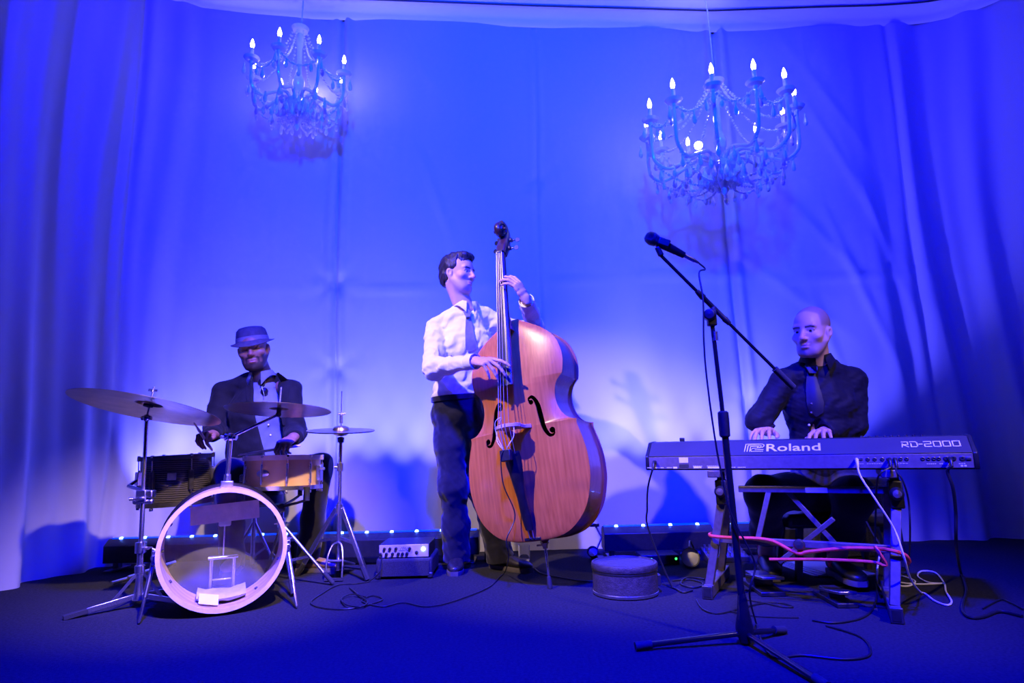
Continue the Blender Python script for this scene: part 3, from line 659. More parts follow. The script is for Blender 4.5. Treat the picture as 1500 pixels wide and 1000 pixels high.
# pickup wires and box at the tailpiece
M['cable'] = mat('black_cable', (.012, .012, .013), .4, var=.2)
M['wirepale'] = mat('pale_wire', (.75, .70, .66), .5, var=.1)
part('pickup_box', MB().box((-.012, -.268, .635), (.058, .03, .055)), M['black'], bass, bevel=.004)
for pts in ([(-.060, -.250, .765), (-.052, -.275, .715), (-.030, -.285, .680), (-.018, -.275, .66)], [(-.02, -.29, .79), (.0, -.30, .815), (-.035, -.30, .80), (-.045, -.285, .74), (-.02, -.28, .67)], [(.045, -.265, .765), (.048, -.285, .715), (.02, -.29, .68), (.0, -.275, .665)]):
    part('pickup_wire', MB().tube(crom(pts, 6), .0022, 6), M['wirepale'], bass)
# endpin
part('endpin_collar', MB().lathe([(.006, -.050), (.012, -.048), (.014, -.030), (.022, -.022), (.022, -.006), (.015, .004), (.006, .006)], (0, 0, ZB), (0, 0, 1), 18).cyl(A(0, 0, ZB-.03), A(-.045, 0, ZB-.03), .004), M['brass'], bass)
part('endpin_rod', MB().cyl(A(0, 0, .04), A(0, 0, ZB), .0065), M['chrome'], bass)
part('endpin_tip', MB().lathe([(.0, .001), (.011, .001), (.013, .018), (.010, .055), (.0, .058)], (0, 0, 0), (0, 0, 1), 14), M['rubber'], bass)
# ------------------------------------------------------------------ stage piano and stand
kL, kR = P(946, 684, 2.99), P(1437, 693, 2.40)
kz = .5*(kL[2]+kR[2]); kL[2] = kR[2] = kz
kx = nrm(kR-kL); kn = nrm(np.cross(kx, (0, 0, 1)))          # kn: towards the audience
if kn[1] > 0: kn = -kn
KLEN = np.linalg.norm(kR-kL)
KM = Matrix([[kx[i], -kn[i], (0, 0, 1)[i], kL[i]] for i in range(3)]+[[0, 0, 0, 1]])
def K(x, y, z): return kL+kx*x-kn*y+A(0, 0, z)               # y: towards the player, 0 at the rear edge
M['pianoblue'] = mat('piano_top_panel', (.036, .036, .037), .45, 0., var=.1, vscale=8)
M['pianorear'] = mat('piano_rear_panel', (.15, .125, .125), .45, .3, var=.12, vscale=50)
M['print'] = mat('white_print', (.84, .84, .85), .5, var=.02)
M['key_w'] = mat('white_key', (.8, .79, .76), .25, var=.02); M['key_b'] = mat('black_key', (.01, .01, .012), .3, var=.1)
kb = thing('stage_piano', 'long dark blue topped stage piano seen from behind on the metal stand', 'keyboard', mw=KM)
KD = .36
prof = [(.004, 0), (0, .006), (0, .062), (.075, .126), (.16, .132), (.19, .112), (.355, .066), (.355, .004), (.35, 0)]
mb = MB().loft([[A(x, y, z) for y, z in prof] for x in (.014, KLEN-.014)]); part('body', mb, M['black'], kb, bevel=.002)
for x in (0, KLEN-.016):
    mb = MB().loft([[A(x+d, y*1.01-.003, z*1.02) for y, z in prof] for d in (0, .016)]); part('end_cheek', mb, M['black'], kb, bevel=.003)
tz_ = nrm(A(0, .075, .064)); tn_ = nrm(A(0, -.064, .075))
part('rear_panel', MB().box((KLEN/2, -.001, .033), (KLEN-.036, .004, .054)), M['pianorear'], kb, bevel=.001)
part('top_panel', MB().box(A(KLEN/2, .0375, .094)+tn_*.001, (KLEN-.034, .097, .005), (1, 0, 0), tz_, tn_), M['pianoblue'], kb, bevel=.001)
PX, PY = A(1, 0, 0), tz_
def strokes(name, polys, o, w_, parent, m, X=PX, Y=PY, N=tn_, th=.0012, closed=()):
    mb = MB()
    for i, pl in enumerate(polys):
        p = [A(o)+X*a+Y*b for a, b in pl]
        if i in closed: p = p+[p[0]]
        for a, b in zip(p[:-1], p[1:]):
            d = nrm(b-a); mb.box((a+b)/2+N*th/2, (np.linalg.norm(b-a)+w_, w_, th), d, np.cross(N, d), N)
    return part(name, mb, m, parent, smooth=False)
def text(name, body, o, h, parent, m, X=PX, Y=PY, N=tn_, sx=1., bold=0., th=.0006, align='LEFT'):
    cu = bpy.data.curves.new(name, 'FONT'); cu.body = body; cu.size = 1; cu.extrude = th/h; cu.offset = bold; cu.align_x = align; cu.resolution_u = 3
    to = bpy.data.objects.new('tmp', cu); COL.objects.link(to); dg = bpy.context.evaluated_depsgraph_get(); dg.update()
    me = bpy.data.meshes.new_from_object(to.evaluated_get(dg)); bpy.data.objects.remove(to)
    ob = link(name, me, parent); me.materials.clear(); me.materials.append(m)
    ob.matrix_local = Matrix([[X[i]*h*sx, Y[i]*h, N[i]*h, A(o)[i]] for i in range(3)]+[[0, 0, 0, 1]]); return ob
def kpx(px_, py_):
    """piano local x for a photo column on the panel's middle"""
    return None
# lettering on the sloping panel
xs = lambda p: np.interp(p, [946, 1090, 1200, 1318, 1408, 1437], XT)
def solve_x(p):      # local x whose projection falls on photo column p
    lo, hi = -.1, KLEN+.1
    for _ in range(40):
        mid = (lo+hi)/2; q = K(mid, .0375, .094)-_C; xx = 750+FPX*(q@_R)/(q@_F)
        if xx < p: lo = mid
        else: hi = mid
    return (lo+hi)/2
XT = [solve_x(p) for p in (946, 1090, 1200, 1318, 1408, 1437)]
zc = A(0, .0375, .094)+tn_*.0042
x0, x1 = solve_x(1121), solve_x(1200); h = .060
tw = text('lettering', 'Roland', zc+A(x0, 0, 0)-PY*.026, h*1.0, kb, M['print'], bold=.012)
bb = [v.co.x for v in tw.data.vertices]; sxx = (x1-x0)/((max(bb)-min(bb))*h); tw.matrix_local = Matrix([[PX[i]*h*sxx, PY[i]*h*1.12, tn_[i]*h, (zc+A(x0, 0, 0)-PY*.026)[i]] for i in range(3)]+[[0, 0, 0, 1]])
a0, a1 = solve_x(1091), solve_x(1119); Wd = a1-a0; sl = .006
o_ = zc+A(a0, 0, 0)-PY*.026
def sh_(x, y): return (x*Wd+y*.10, y)
lg = []
for k in range(3):      # three nested ribbons of the emblem
    g = .0085*k
    lg.append([sh_(.0+g/Wd*1.3, 0), sh_(.0+g/Wd*1.3, .048-g), sh_(.84-g/Wd, .048-g), sh_(.95-g/Wd*1.2, .042-g*.6), sh_(.97-g/Wd*1.4, .034-g*.3), sh_(.90-g/Wd*1.2, .0265)])
lg.append([sh_(.90, .0255), sh_(.62, .0205), sh_(.42, .019), sh_(.30, .012), sh_(.36, .0), sh_(.95, .0)])
lg.append([sh_(.55, .0105), sh_(.95, .0105)])
strokes('emblem', lg, o_, .0034, kb, M['print'])
b0, b1 = solve_x(1320), solve_x(1407); cw = (b1-b0)/6.55; hh = .030; o_ = zc+A(b0, 0, 0)-PY*.014; e = cw*.76; KX = [0, 1.06, 1.98, 2.60, 3.64, 4.68, 5.72]
def G7(k, pts): return [(KX[k]*cw+x*e, y*hh) for x, y in pts]
pl = [G7(0, [(.15, 1), (1, 1), (1, .45), (.25, .45), (1, 0)]), G7(0, [(0.1, .0), (.2, .62)]), G7(1, [(.0, 1), (.8, 1), (1, .8), (1, .2), (.8, 0), (.08, 0), (.08, .62)]), G7(2, [(.05, .5), (.5, .5)]),
      G7(3, [(0, 1), (1, 1), (1, .5), (.05, .5), (.05, 0), (1, 0)])]+[G7(k, [(0, 0), (0, 1), (1, 1), (1, 0), (0, 0)]) for k in (4, 5, 6)]
strokes('lettering', pl, o_, .0040, kb, M['print'])
# rear panel: sockets, labels, small print
RX, RY, RN = A(1, 0, 0), A(0, 0, 1), A(0, -1, 0)
def rx(p): return solve_x(p)
for p in (1268, 1278, 1289, 1298, 1307, 1315, 1324, 1347, 1355, 1363, 1370, 1381, 1391, 1404):
    r_ = .0075 if p < 1375 else .010
    part('socket', MB().lathe([(.003, -.001), (.003, .003), (r_*.7, .0035), (r_, .002), (r_, -.001)], A(rx(p), -.003, .042), (0, -1, 0), 14), M['darkmetal'] if p != 1391 else M['black'], kb)
part('usb_port', MB().box((rx(1258), -.004, .044), (.014, .004, .012)), M['steel'], kb, bevel=.001)
part('label_sticker', MB().box((rx(1003), -.004, .046), (.042, .001, .024)), M['paper'], kb)
part('label_sticker', MB().box((rx(1003), -.004, .020), (.042, .001, .016)), M['steel'], kb)
def dashes(p0, p1, z, n, hh=.0035):
    mb = MB(); x0, x1 = rx(p0), rx(p1)
    for k in range(n):
        a = x0+(x1-x0)*k/n; mb.box((a+(x1-x0)/n*.4, -.0036, z), ((x1-x0)/n*.72, .0008, hh))
    o = part('small_print', mb, M['print'], kb, smooth=False); o['kind'] = 'stuff'
for a in ((950, 956, .012, 4), (962, 974, .012, 5), (978, 986, .012, 4), (987, 995, .012, 1, .008), (1016, 1032, .013, 1, .008), (1036, 1060, .012, 1, .008), (1016, 1030, .019, 5, .002), (1036, 1056, .019, 7, .002), (1062, 1078, .012, 4), (1080, 1092, .012, 5), (1248, 1262, .024, 5, .002), (1266, 1290, .024, 7, .002), (1300, 1326, .024, 6, .002), (1352, 1366, .022, 5, .003), (1370, 1384, .022, 5, .003), (1398, 1408, .022, 3, .003), (1400, 1410, .014, 2, .006)): dashes(*a)
part('power_switch', MB().box((rx(1413), -.005, .042), (.016, .006, .010)), M['steel'], kb, bevel=.001)
for p in (1265, 1276, 1288, 1300, 1310, 1321, 1332, 1344, 1356):
    part('knob', MB().lathe([(0, .007), (.005, .007), (.006, 0)], A(rx(p), .13, .130), n=10), M['darkmetal'], kb)
part('knob', MB().box((rx(996), .10, .140), (.022, .02, .018)), M['black'], kb, bevel=.003)
kw = KLEN-.18
nk = 52
for k in range(nk):
    part('white_key', MB().box((.10+kw*(k+.5)/nk, .285, .088), (kw/nk*.94, .14, .018), (1, 0, 0), nrm(A(0, 1, -.06)), nrm(A(0, .06, 1))), M['key_w'], kb, smooth=False) if k == 0 else copyo(wk0, kb, (kw/nk*k, 0, 0))
    if k == 0: wk0 = [o for o in kb.children if o.name.startswith('white_key')][0]
bk0 = None
for k in range(nk-1):
    if (k+5) % 7 in (2, 6): continue
    if bk0 is None: bk0 = part('black_key', MB().box((.10+kw*(k+1)/nk, .262, .104), (kw/nk*.55, .09, .016)), M['key_b'], kb, smooth=False); bkk = k
    else: copyo(bk0, kb, (kw/nk*(k-bkk), 0, 0))
# --- stand
ks0 = (kL+kR)/2; ks = thing('keyboard_stand', 'black metal table stand with red cord under the stage piano', 'keyboard stand', A(ks0[0], ks0[1], 0))
M['stand'] = mat('stand_paint', (.16, .135, .14), .42, .5, var=.15, vscale=60)
ftL, ftR = G(1037, 878), G(1315, 914)
LEG = {}
for nm, ft, xk in (('L', ftL, solve_x(1052)), ('R', ftR, solve_x(1304))):
    ft = A(ft); ft[2] = .03
    top = K(xk, .03, -.012); mid = K(xk, .05, -.075)
    fb = ft-kn*.52
    fbar = part('floor_bar', MB().bar(ft, fb, .042, .050), M['stand'], ks, bevel=.004)
    part('end_cap', MB().bar(ft+kn*.004, ft-kn*.012, .046, .056), M['darkmetal'], fbar, bevel=.003)
    part('end_cap', MB().bar(ft+kn*.006, ft+kn*.001, .030, .038), M['black'], fbar)
    l0 = ft-kn*.06+A(0, 0, .02); l1 = K(xk, .06, -.11)
    part('front_leg', MB().bar(l0, l1, .036, .036, kn), M['stand'], ks, bevel=.003)
    part('rear_leg', MB().bar(fb+kn*.12+A(0, 0, .02), K(xk+.02*(1 if nm == 'L' else -1), .16, -.09), .032, .032, kn), M['stand'], ks, bevel=.003)
    part('hinge_plate', MB().box(K(xk, .06, -.10), (.050, .08, .11), kx, kn), M['black'], ks, bevel=.006)
    kc = K(xk, .015, -.095); kno = part('clamp_knob', MB().lathe([(0, .030), (.018, .028), (.026, .018), (.026, .004), (.014, 0), (0, 0)], kc, kn, 20), M['black'], ks)
    part('knob_cap', MB().lathe([(0, .034), (.015, .031), (.017, .027)], kc, kn, 16), M['stand'], kno)
    part('upright', MB().bar(K(xk, .06, -.06), K(xk, .06, -.012), .034, .034, kn), M['stand'], ks, bevel=.003)
    part('support_arm', MB().bar(K(xk-.02, -.02, -.0165), K(xk-.02, .34, -.0165), .055, .032), M['stand'], ks, bevel=.004)
    LEG[nm] = (l0, l1)
tp_ = lambda nm, q: LEG[nm][0]+(LEG[nm][1]-LEG[nm][0])*q
ha, hb2 = K(solve_x(1075), .08, -.088), K(solve_x(1296), .08, -.088)
part('top_rail', MB().bar(ha, hb2, .026, .028), M['stand'], ks, bevel=.003)
part('sticker', MB().box((ha+(hb2-ha)*.54)+kn*.0145, (.085, .002, .022), kx, kn), M['paper'], ks)
lq = .50; la, lb = tp_('L', lq)-kn*.01, tp_('R', lq)-kn*.01
part('lower_rail', MB().bar(la, lb, .024, .030), M['stand'], ks, bevel=.003)
lm = la+(lb-la)*.50
kc2 = lm+kn*.014; part('clamp_knob', MB().lathe([(0, .030), (.016, .028), (.024, .016), (.022, .0), (0, 0)], kc2, kn, 18), M['darkmetal'], ks)
part('post', MB().bar(ha+(hb2-ha)*.22, la+(lb-la)*.255, .022, .022, kn), M['stand'], ks, bevel=.002)
part('diagonal_brace', MB().bar(ha+(hb2-ha)*.33-kn*.02, la+(lb-la)*.72-kn*.10-A(0, 0, .03), .020, .020, kn), M['stand'], ks, bevel=.002)
part('diagonal_brace', MB().bar(la+(lb-la)*.70-kn*.08+A(0, 0, .10), A(*(la+(lb-la)*.36-kn*.10)[:2], .15), .020, .020, kn), M['stand'], ks, bevel=.002)
# red cord wound along the stand
M['redcord'] = mat('red_cord', (.75, .07, .05), .6, var=.15, vscale=40, bump=.2, bscale=200)
up = A(0, 0, 1)
a0 = tp_('L', lq+.05)-kx*.030; pts = [a0-kn*.03, a0+kn*.005, a0+kn*.050+kx*.02, a0+kn*.045+kx*.09-up*.004, la+(lb-la)*.15+kn*.026+up*.014, la+(lb-la)*.33+kn*.028+up*.012, la+(lb-la)*.45+kn*.026-up*.026, la+(lb-la)*.50+kn*.028-up*.036, la+(lb-la)*.55+kn*.026-up*.026, la+(lb-la)*.75+kn*.024-up*.004, la+(lb-la)*.90+kn*.026+up*.002, la+(lb-la)*.965+kn*.055+up*.004, lb+kx*.024+kn*.048-up*.01, lb+kx*.042+kn*.01-up*.04, lb+kx*.034-kn*.03-up*.06]
solo('red_cord', MB().tube(crom(pts, 6), .0075, 8), M['redcord'], 'red orange cord tied along the lower rail of the keyboard stand', 'cord', lm*A(1, 1, 0))
k0 = la+(lb-la)*.90+kn*.040
pts = [k0+up*.012, k0+kn*.012+kx*.012-up*.012, k0+kx*.03-up*.05, k0+kx*.02-up*.058, k0-kx*.02-up*.048, k0-kx*.20-up*.052-kn*.015, k0-kx*.40-up*.066-kn*.03]
solo('red_cord', MB().tube(crom(pts, 6), .007, 8), M['redcord'], 'thin loose red cord end hanging below the tied red cord', 'cord', k0*A(1, 1, 0))
# ------------------------------------------------------------------ bass amplifier
y0 = G(590, 848)[1]; aL, aR = P(551, 800, y0), P(633, 800, y0); ac = (aL[0]+aR[0])/2; aw = aR[0]-aL[0]
czt = P(590, 817, y0)[2]; hzt = P(590, 797, y0)[2]
M['tolex'] = mat('black_tolex', (.035, .032, .034), .7, var=.3, vscale=80, bump=.4, bscale=250)
M['grille'] = mat('dark_grille_cloth', (.03, .028, .03), .9, var=.3, vscale=150, bump=.3, bscale=300)
M['amppanel'] = mat('silver_amp_panel', (.72, .64, .60), .35, .3, var=.05)
t = thing('bass_cabinet', 'small black speaker cabinet under the silver amplifier head', 'speaker', A(ac, y0+.15, 0))
part('box', MB().box(A(ac, y0+.15, czt/2+.006), (aw, .30, czt-.012)), M['tolex'], t, bevel=.012)
part('grille', MB().box(A(ac, y0+.001, czt/2), (aw*.9, .012, czt*.74)), M['grille'], t, bevel=.003)
for i in (-1, 1): part('corner', MB().box(A(ac+i*(aw/2-.012), y0+.012, .018), (.030, .03, .03)), M['darkmetal'], t, bevel=.006)
t = thing('amplifier_head', 'silver faced bass amplifier head with two rows of knobs', 'amplifier', A(ac, y0+.12, czt))
hh = hzt-czt; hwid = aw*.90
part('case', MB().box(A(ac, y0+.13, czt+hh/2), (hwid, .24, hh)), M['black'], t, bevel=.004)
part('front_panel', MB().box(A(ac-.002, y0+.008, czt+hh/2), (hwid*.98, .008, hh*.92)), M['amppanel'], t, bevel=.002)
fx = lambda px: P(px, 807, y0)[0]
for px, r in ((563, 0), (571, 0), (580, 0), (600, 0)): part('knob', MB().lathe([(0, .014), (.0075, .013), (.009, 0)], A(fx(px), y0+.005, czt+hh*.68), (0, -1, 0), 14), M['black'], t)
for px in (557, 566, 575, 583.5, 589.5, 596): part('knob', MB().lathe([(0, .014), (.0075, .013), (.009, 0)], A(fx(px), y0+.005, czt+hh*.30), (0, -1, 0), 14), M['black'], t)
part('input_jack', MB().lathe([(0, .008), (.006, .008), (.010, .002), (.010, 0)], A(fx(610), y0+.005, czt+hh*.36), (0, -1, 0), 14), M['black'], t)
M['bluelamp'] = mat('blue_pilot_lamp', (.3, .5, 1), .3, emis=(.25, .45, 1.), estr=40)
part('pilot_lamp', MB().lathe([(0, .006), (.007, .004), (.010, 0)], A(fx(620), y0+.003, czt+hh*.62), (0, -1, 0), 14), M['bluelamp'], t)
M['ink'] = mat('dark_print', (.10, .08, .09), .6, var=.1)
sc0 = A(fx(586), y0+.0035, czt+hh*.60); sx_ = .006
part('script_mark', MB().tube(crom([sc0+A(x*.04, 0, z*.030) for x, z in ((0, 0), (.25, .45), (.35, .0), (.5, .5), (.55, .05), (.7, .4), (.78, 0), (1.0, .35))], 5), .0012, 5).tube([sc0+A(-.006, 0, -.006), sc0+A(.046, 0, -.004)], .001, 5), M['ink'], t)
# ------------------------------------------------------------------ round drum case
c = G(926, 881); c[1] += .16; rr = 46/900*c[1]*.985; ch = rr*1.08
M['casefib'] = mat('grey_black_fibre', (.05, .040, .042), .5, var=.3, vscale=50, bump=.3, bscale=160)
t = thing('drum_case', 'round dark fibre drum case standing on the floor beside the endpin', 'case', c)
hc_ = P(926, 831, c[1]-rr)[2]
part('shell', MB().lathe([(rr*.95, 0), (rr*.985, .004), (rr*.985, hc_-.03)], c, n=56), M['casefib'], t)
part('lid', MB().lathe([(rr, hc_-.030), (rr*1.01, hc_-.028), (rr*1.01, hc_-.006), (rr*.99, hc_), (rr*.92, hc_+.002), (rr*.90, hc_-.003), (0, hc_-.003)], c, n=56), M['casefib'], t)
part('rim_band', MB().lathe([(rr*.985, .004), (rr*1.0, .006), (rr*1.0, .016), (rr*.985, .018)], c, n=56), M['steel'], t)
part('strap', MB().lathe([(rr*.98, hc_-.042), (rr*.996, hc_-.040), (rr*.996, hc_-.034), (rr*.98, hc_-.032)], c, n=56), M['leather'] if 'leather' in M else M['black'], t)
part('buckle', MB().box(c+A(rr*1.0, -.01, hc_*.42), (.02, .04, .05)), M['darkmetal'], t, bevel=.004)
# ------------------------------------------------------------------ microphone stand
mb0 = G(1093, 944); my = mb0[1]; mtop = P(1046, 478, my); pv = P(1042, 462, my)
t = thing('microphone_stand', 'black boom microphone stand with tripod feet in front of the stage piano', 'microphone stand', mb0)
axm = A(0, 0, 1.)
def mz(y, x=1070):
    z = P(x, y, my)[2]; return mb0+(mtop-mb0)*(z/mtop[2])
mtopv = mtop; pvv = pv
hubm = mz(922, 1090)
feet = [G(936, 953), G(1210, 1012), G(1146, 929)]
for q in feet:
    q = A(q); q[2] = .0155; d = nrm(hubm-q); lg = part('leg', MB().tube([q, hubm-A(0, 0, .01)], .0095, 10), M['blackgloss'], t)
    part('rubber_foot', MB().tube([q-d*.012, q+d*.045], [.0145, .0135], 12), M['rubber'], lg)
part('base_hub', MB().lathe([(.012, -.045), (.020, -.040), (.026, -.02), (.030, 0), (.030, .012), (.022, .05), (.014, .115), (.012, .12)], hubm, n=20), M['blackgloss'], t)
jz = mz(620, 1062); part('lower_tube', MB().cyl(hubm+A(0, 0, .02), jz, .0125), M['blackgloss'], t)
part('height_clutch', MB().lathe([(.013, -.05), (.019, -.045), (.020, 0), (.019, .04), (.013, .045)], jz, n=18), M['black'], t)
part('upper_tube', MB().cyl(jz, pvv-A(0, 0, .02), .0082), M['blackgloss'], t)
part('thread_collar', MB().cyl(mtopv-A(0, 0, .055), mtopv-A(0, 0, .02), .0115), M['chrome'], t)
part('swivel_block', MB().box(pvv-A(0, 0, .01), (.032, .03, .06)).lathe([(.0, .02), (.020, .018), (.024, 0), (.024, -.018), (0, -.02)], pvv+A(-.01, -.012, .0), (-.4, -1, 0), 18), M['black'], t, bevel=.004)
b_lo, b_hi = P(1161, 566, my+.12), P(966, 372, my-.02)
# boom passes the swivel
bd_ = nrm(b_hi-b_lo)
part('boom_arm', MB().tube([b_lo, b_hi], .0065, 10), M['blackgloss'], t)
part('boom_grip', MB().tube([b_lo-bd_*.005, b_lo+bd_*.10], [.0125, .0125], 14), M['rubber'], t)
bm = b_lo+bd_*(((pvv-b_lo)@bd_)); part('boom_clutch', MB().tube([bm-bd_*.085, bm-bd_*.06, bm-bd_*.055, bm+bd_*.055, bm+bd_*.06, bm+bd_*.095], [.009, .012, .010, .010, .013, .009], 14), M['black'], t)
part('swivel_pin', MB().cyl(pvv+A(0, 0, .0), bm, .012), M['black'], t)
cl = P(963, 366, my-.02); part('mic_clip', MB().tube([b_hi-bd_*.01, cl+A(0, 0, .012)], .011, 10).box(cl+A(.024, 0, .026), (.045, .034, .030), nrm(A(1, 0, -.42)), A(0, 1, 0), nrm(A(.42, 0, 1))), M['black'], t, bevel=.004)
# microphone
h0, h1 = P(950, 347, my-.02), P(1012, 379, my-.0); md = nrm(h1-h0)
m_ = thing('microphone', 'black handheld microphone clipped to the boom stand', 'microphone', h0)
M['meshball'] = mat('mic_mesh', (.05, .05, .055), .35, .9, bump=.8, bscale=700)
part('mesh_ball', MB().lathe([(.0, -.002), (.012, .0), (.021, .008), (.0255, .022), (.025, .036), (.0225, .047), (.018, .050)], h0-md*.012, md, 24), M['meshball'], m_)
part('ring', MB().lathe([(.0225, .024), (.0265, .025), (.0265, .033), (.0225, .034)], h0-md*.012, md, 24), M['darkmetal'], m_)
part('handle', MB().lathe([(.018, .050), (.0205, .054), (.0190, .080), (.0140, .150), (.0125, .165), (0, .166)], h0-md*.012, md, 24), M['blackgloss'], m_)
part('connector', MB().lathe([(.0095, .160), (.0095, .205), (.0075, .215), (.004, .23)], h0-md*.012, md, 16), M['chrome'], m_)
# ------------------------------------------------------------------ cables
def cable(label, pts, r=.0036, m='cable', name='cable', n=6):
    pts = [A(q) for q in pts]; return solo(name, MB().tube([A(q[0], q[1], max(q[2], r+.001)) for q in crom(pts, n)], r, 8), M[m], label, 'cable', pts[0]*A(1, 1, 0))
fl = lambda x, y, r=.0055: A(*G(x, y)[:2], r)
ce = h0-md*.012+md*.225
cable('black microphone cable running down the boom stand to the floor', [ce, ce+md*.03+A(0, 0, -.012), P(1024, 400, my), P(1030, 440, my-.03), P(1031, 500, my-.03), P(1036, 560, my-.03), P(1047, 640, my-.03), P(1056, 690, my-.03), P(1070, 750, my-.035), P(1095, 800, my-.04), P(1106, 830, my-.03), P(1098, 870, my-.03), fl(1108, 915), fl(1118, 945), fl(1135, 965), fl(1175, 962), fl(1240, 968), fl(1275, 960), fl(1262, 935), fl(1210, 918)], .0034)
q = B(-.035, -.285, .62)
cable('thin black cable from the double bass to the silver amplifier', [B(-.016, -.283, .66), q, B(-.055, -.25, .50), B(-.055, -.17, .36), P(742, 790, 3.05), P(745, 815, 3.12), fl(738, 842), fl(715, 862), fl(665, 882), fl(625, 890), fl(590, 884), fl(560, 890), fl(530, 882), fl(545, 874), fl(560, 880), fl(520, 892), fl(480, 893), fl(455, 885), fl(470, 872), fl(495, 858), fl(520, 856), fl(540, 853), P(556, 838, y0-.08), P(559, 825, y0-.05), A(fx(560), y0-.004, czt+hh*.30)], .003)
cable('black cable loop on the floor beside the hi-hat leg', [fl(512, 862), fl(525, 874, .010), fl(538, 884, .010), fl(530, 892, .012), fl(508, 890, .012), fl(500, 880, .010), fl(515, 874, .013), fl(535, 878, .012)], .0034)
cable('black cable crossing the floor behind the endpin', [fl(782, 832), fl(788, 838), fl(796, 842), fl(815, 846), fl(850, 852), fl(880, 852), fl(900, 846)], .0036)
xk_ = rx
def kp(px, z=.042): return K(solve_x(px), -.006, z)
M['whitecable'] = mat('white_cable', (.78, .76, .80), .5, var=.05)
def kplug(px, label, pts, r=.0036, m='cable', z=.042):
    o = thing('cable', label, 'cable', kp(px, z)*A(1, 1, 0))
    part('plug', MB().tube([kp(px, z), kp(px, z)+kn*.022, kp(px, z)+kn*.034-A(0, 0, .010), kp(px, z)+kn*.040-A(0, 0, .03)], [.007, .007, .0065, .005], 10), M['cable' if m != 'whitecable' else m], o)
    part('lead', MB().tube([A(q[0], q[1], max(q[2], r+.001)) for q in crom([kp(px, z)+kn*.040-A(0, 0, .03)]+[A(q) for q in pts], 7)], r, 8), M[m], o)
kplug(1252, 'white cable from the stage piano hanging to the floor', [P(1262, 700, 2.50), P(1285, 735, 2.46), P(1310, 775, 2.46), P(1324, 815, 2.42), P(1334, 848, 2.52), fl(1350, 870), fl(1370, 882), fl(1388, 888), fl(1394, 882), fl(1386, 868), fl(1383, 855), fl(1370, 840), fl(1350, 838), fl(1345, 846), fl(1362, 855), fl(1385, 856), fl(1340, 857), fl(1305, 852), fl(1298, 846), fl(1310, 842), fl(1340, 852), fl(1330, 860), fl(1305, 858)], .0038, 'whitecable')
kplug(1299, 'black jack cable dropping from the piano sockets towards the sustain pedal', [P(1288, 695, 2.50), P(1284, 715, 2.55), P(1283, 745, 2.62), P(1282, 790, 2.70), P(1284, 820, 2.75), fl(1284, 856), fl(1284, 880), fl(1268, 904), fl(1225, 914), fl(1190, 910)])
kplug(1307, 'black jack cable falling behind the stand leg with the knotted cord', [P(1313, 690, 2.45), P(1322, 703, 2.43), P(1331, 735, 2.46), P(1333, 790, 2.54), fl(1330, 838), fl(1322, 832)])
kplug(1385, 'thick black power cable hanging from the piano end beside the power switch', [P(1388, 690, 2.42), P(1396, 715, 2.42), P(1400, 750, 2.46), P(1401, 800, 2.55), fl(1408, 842), fl(1416, 866), fl(1410, 892), fl(1420, 906), fl(1440, 906), fl(1465, 898), fl(1498, 905)], .006)
kplug(962, 'black cable hanging from the piano end beside the paper stickers', [P(955, 690, 2.92), P(949, 715, 2.98), P(948, 745, 3.05), P(950, 775, 3.1), fl(985, 862), fl(1000, 869), fl(1014, 866)], .0045, z=.040)
cable('short pale cable hanging between the legs of the keyboard stand', [P(1269, 763, 2.85), P(1278, 780, 2.84), P(1290, 800, 2.82), P(1288, 815, 2.78), P(1285, 835, 2.74), fl(1286, 858), fl(1292, 866)], .0035, 'whitecable')
cable('black cable winding on the floor around the microphone stand tube', [fl(1020, 880), fl(1030, 894), fl(1052, 900), fl(1085, 893), fl(1112, 886), fl(1140, 884), fl(1162, 890), fl(1145, 890), fl(1118, 884), fl(1095, 880)], .0032)
cable('black cable lying on the floor before the piano pedal', [fl(1072, 897), fl(1100, 903), fl(1130, 905), fl(1170, 906)], .003)
cable('black cable trailing on the carpet beyond the coiled white cable', [fl(1440, 893), fl(1465, 880), fl(1480, 884), fl(1499, 894)], .003)
cable('tangled black cable on the floor behind the keyboard stand', [fl(985, 852), fl(1010, 850), fl(1030, 856), fl(1018, 862), fl(998, 858, .009), fl(1004, 850, .012), fl(1022, 848), fl(1032, 850)], .0036)
# ------------------------------------------------------------------ gear on the floor behind
# pedals under the piano
def pedal(px, py, label, s=1., d=(-.2, -1, 0)):
    b = G(px, py); b[2] = 0; d = nrm(d); w_ = A(-d[1], d[0], 0); t = thing('sustain_pedal', label, 'pedal', b)
    part('base', MB().box(b-d*.11*s+A(0, 0, .010), (.085*s, .24*s, .020), w_, d), M['black'], t, bevel=.004)
    part('treadle', MB().box(b-d*.07*s+A(0, 0, .050*s), (.075*s, .19*s, .012), w_, nrm(d+A(0, 0, .14)), nrm(A(0, 0, 1)-d*.14)), M['steel'], t, bevel=.003)
    part('side_block', MB().box(b-d*.13*s+A(0, 0, .032*s), (.07*s, .09*s, .04*s), w_, d), M['darkmetal'], t, bevel=.004)
pedal(1241, 890, 'small metal sustain pedal under one shoe of the piano player', 1., (-.05, -1, 0)); pedal(1132, 873, 'wide dark foot pedal under one shoe of the piano player', 1.3, (-.05, -1, 0))
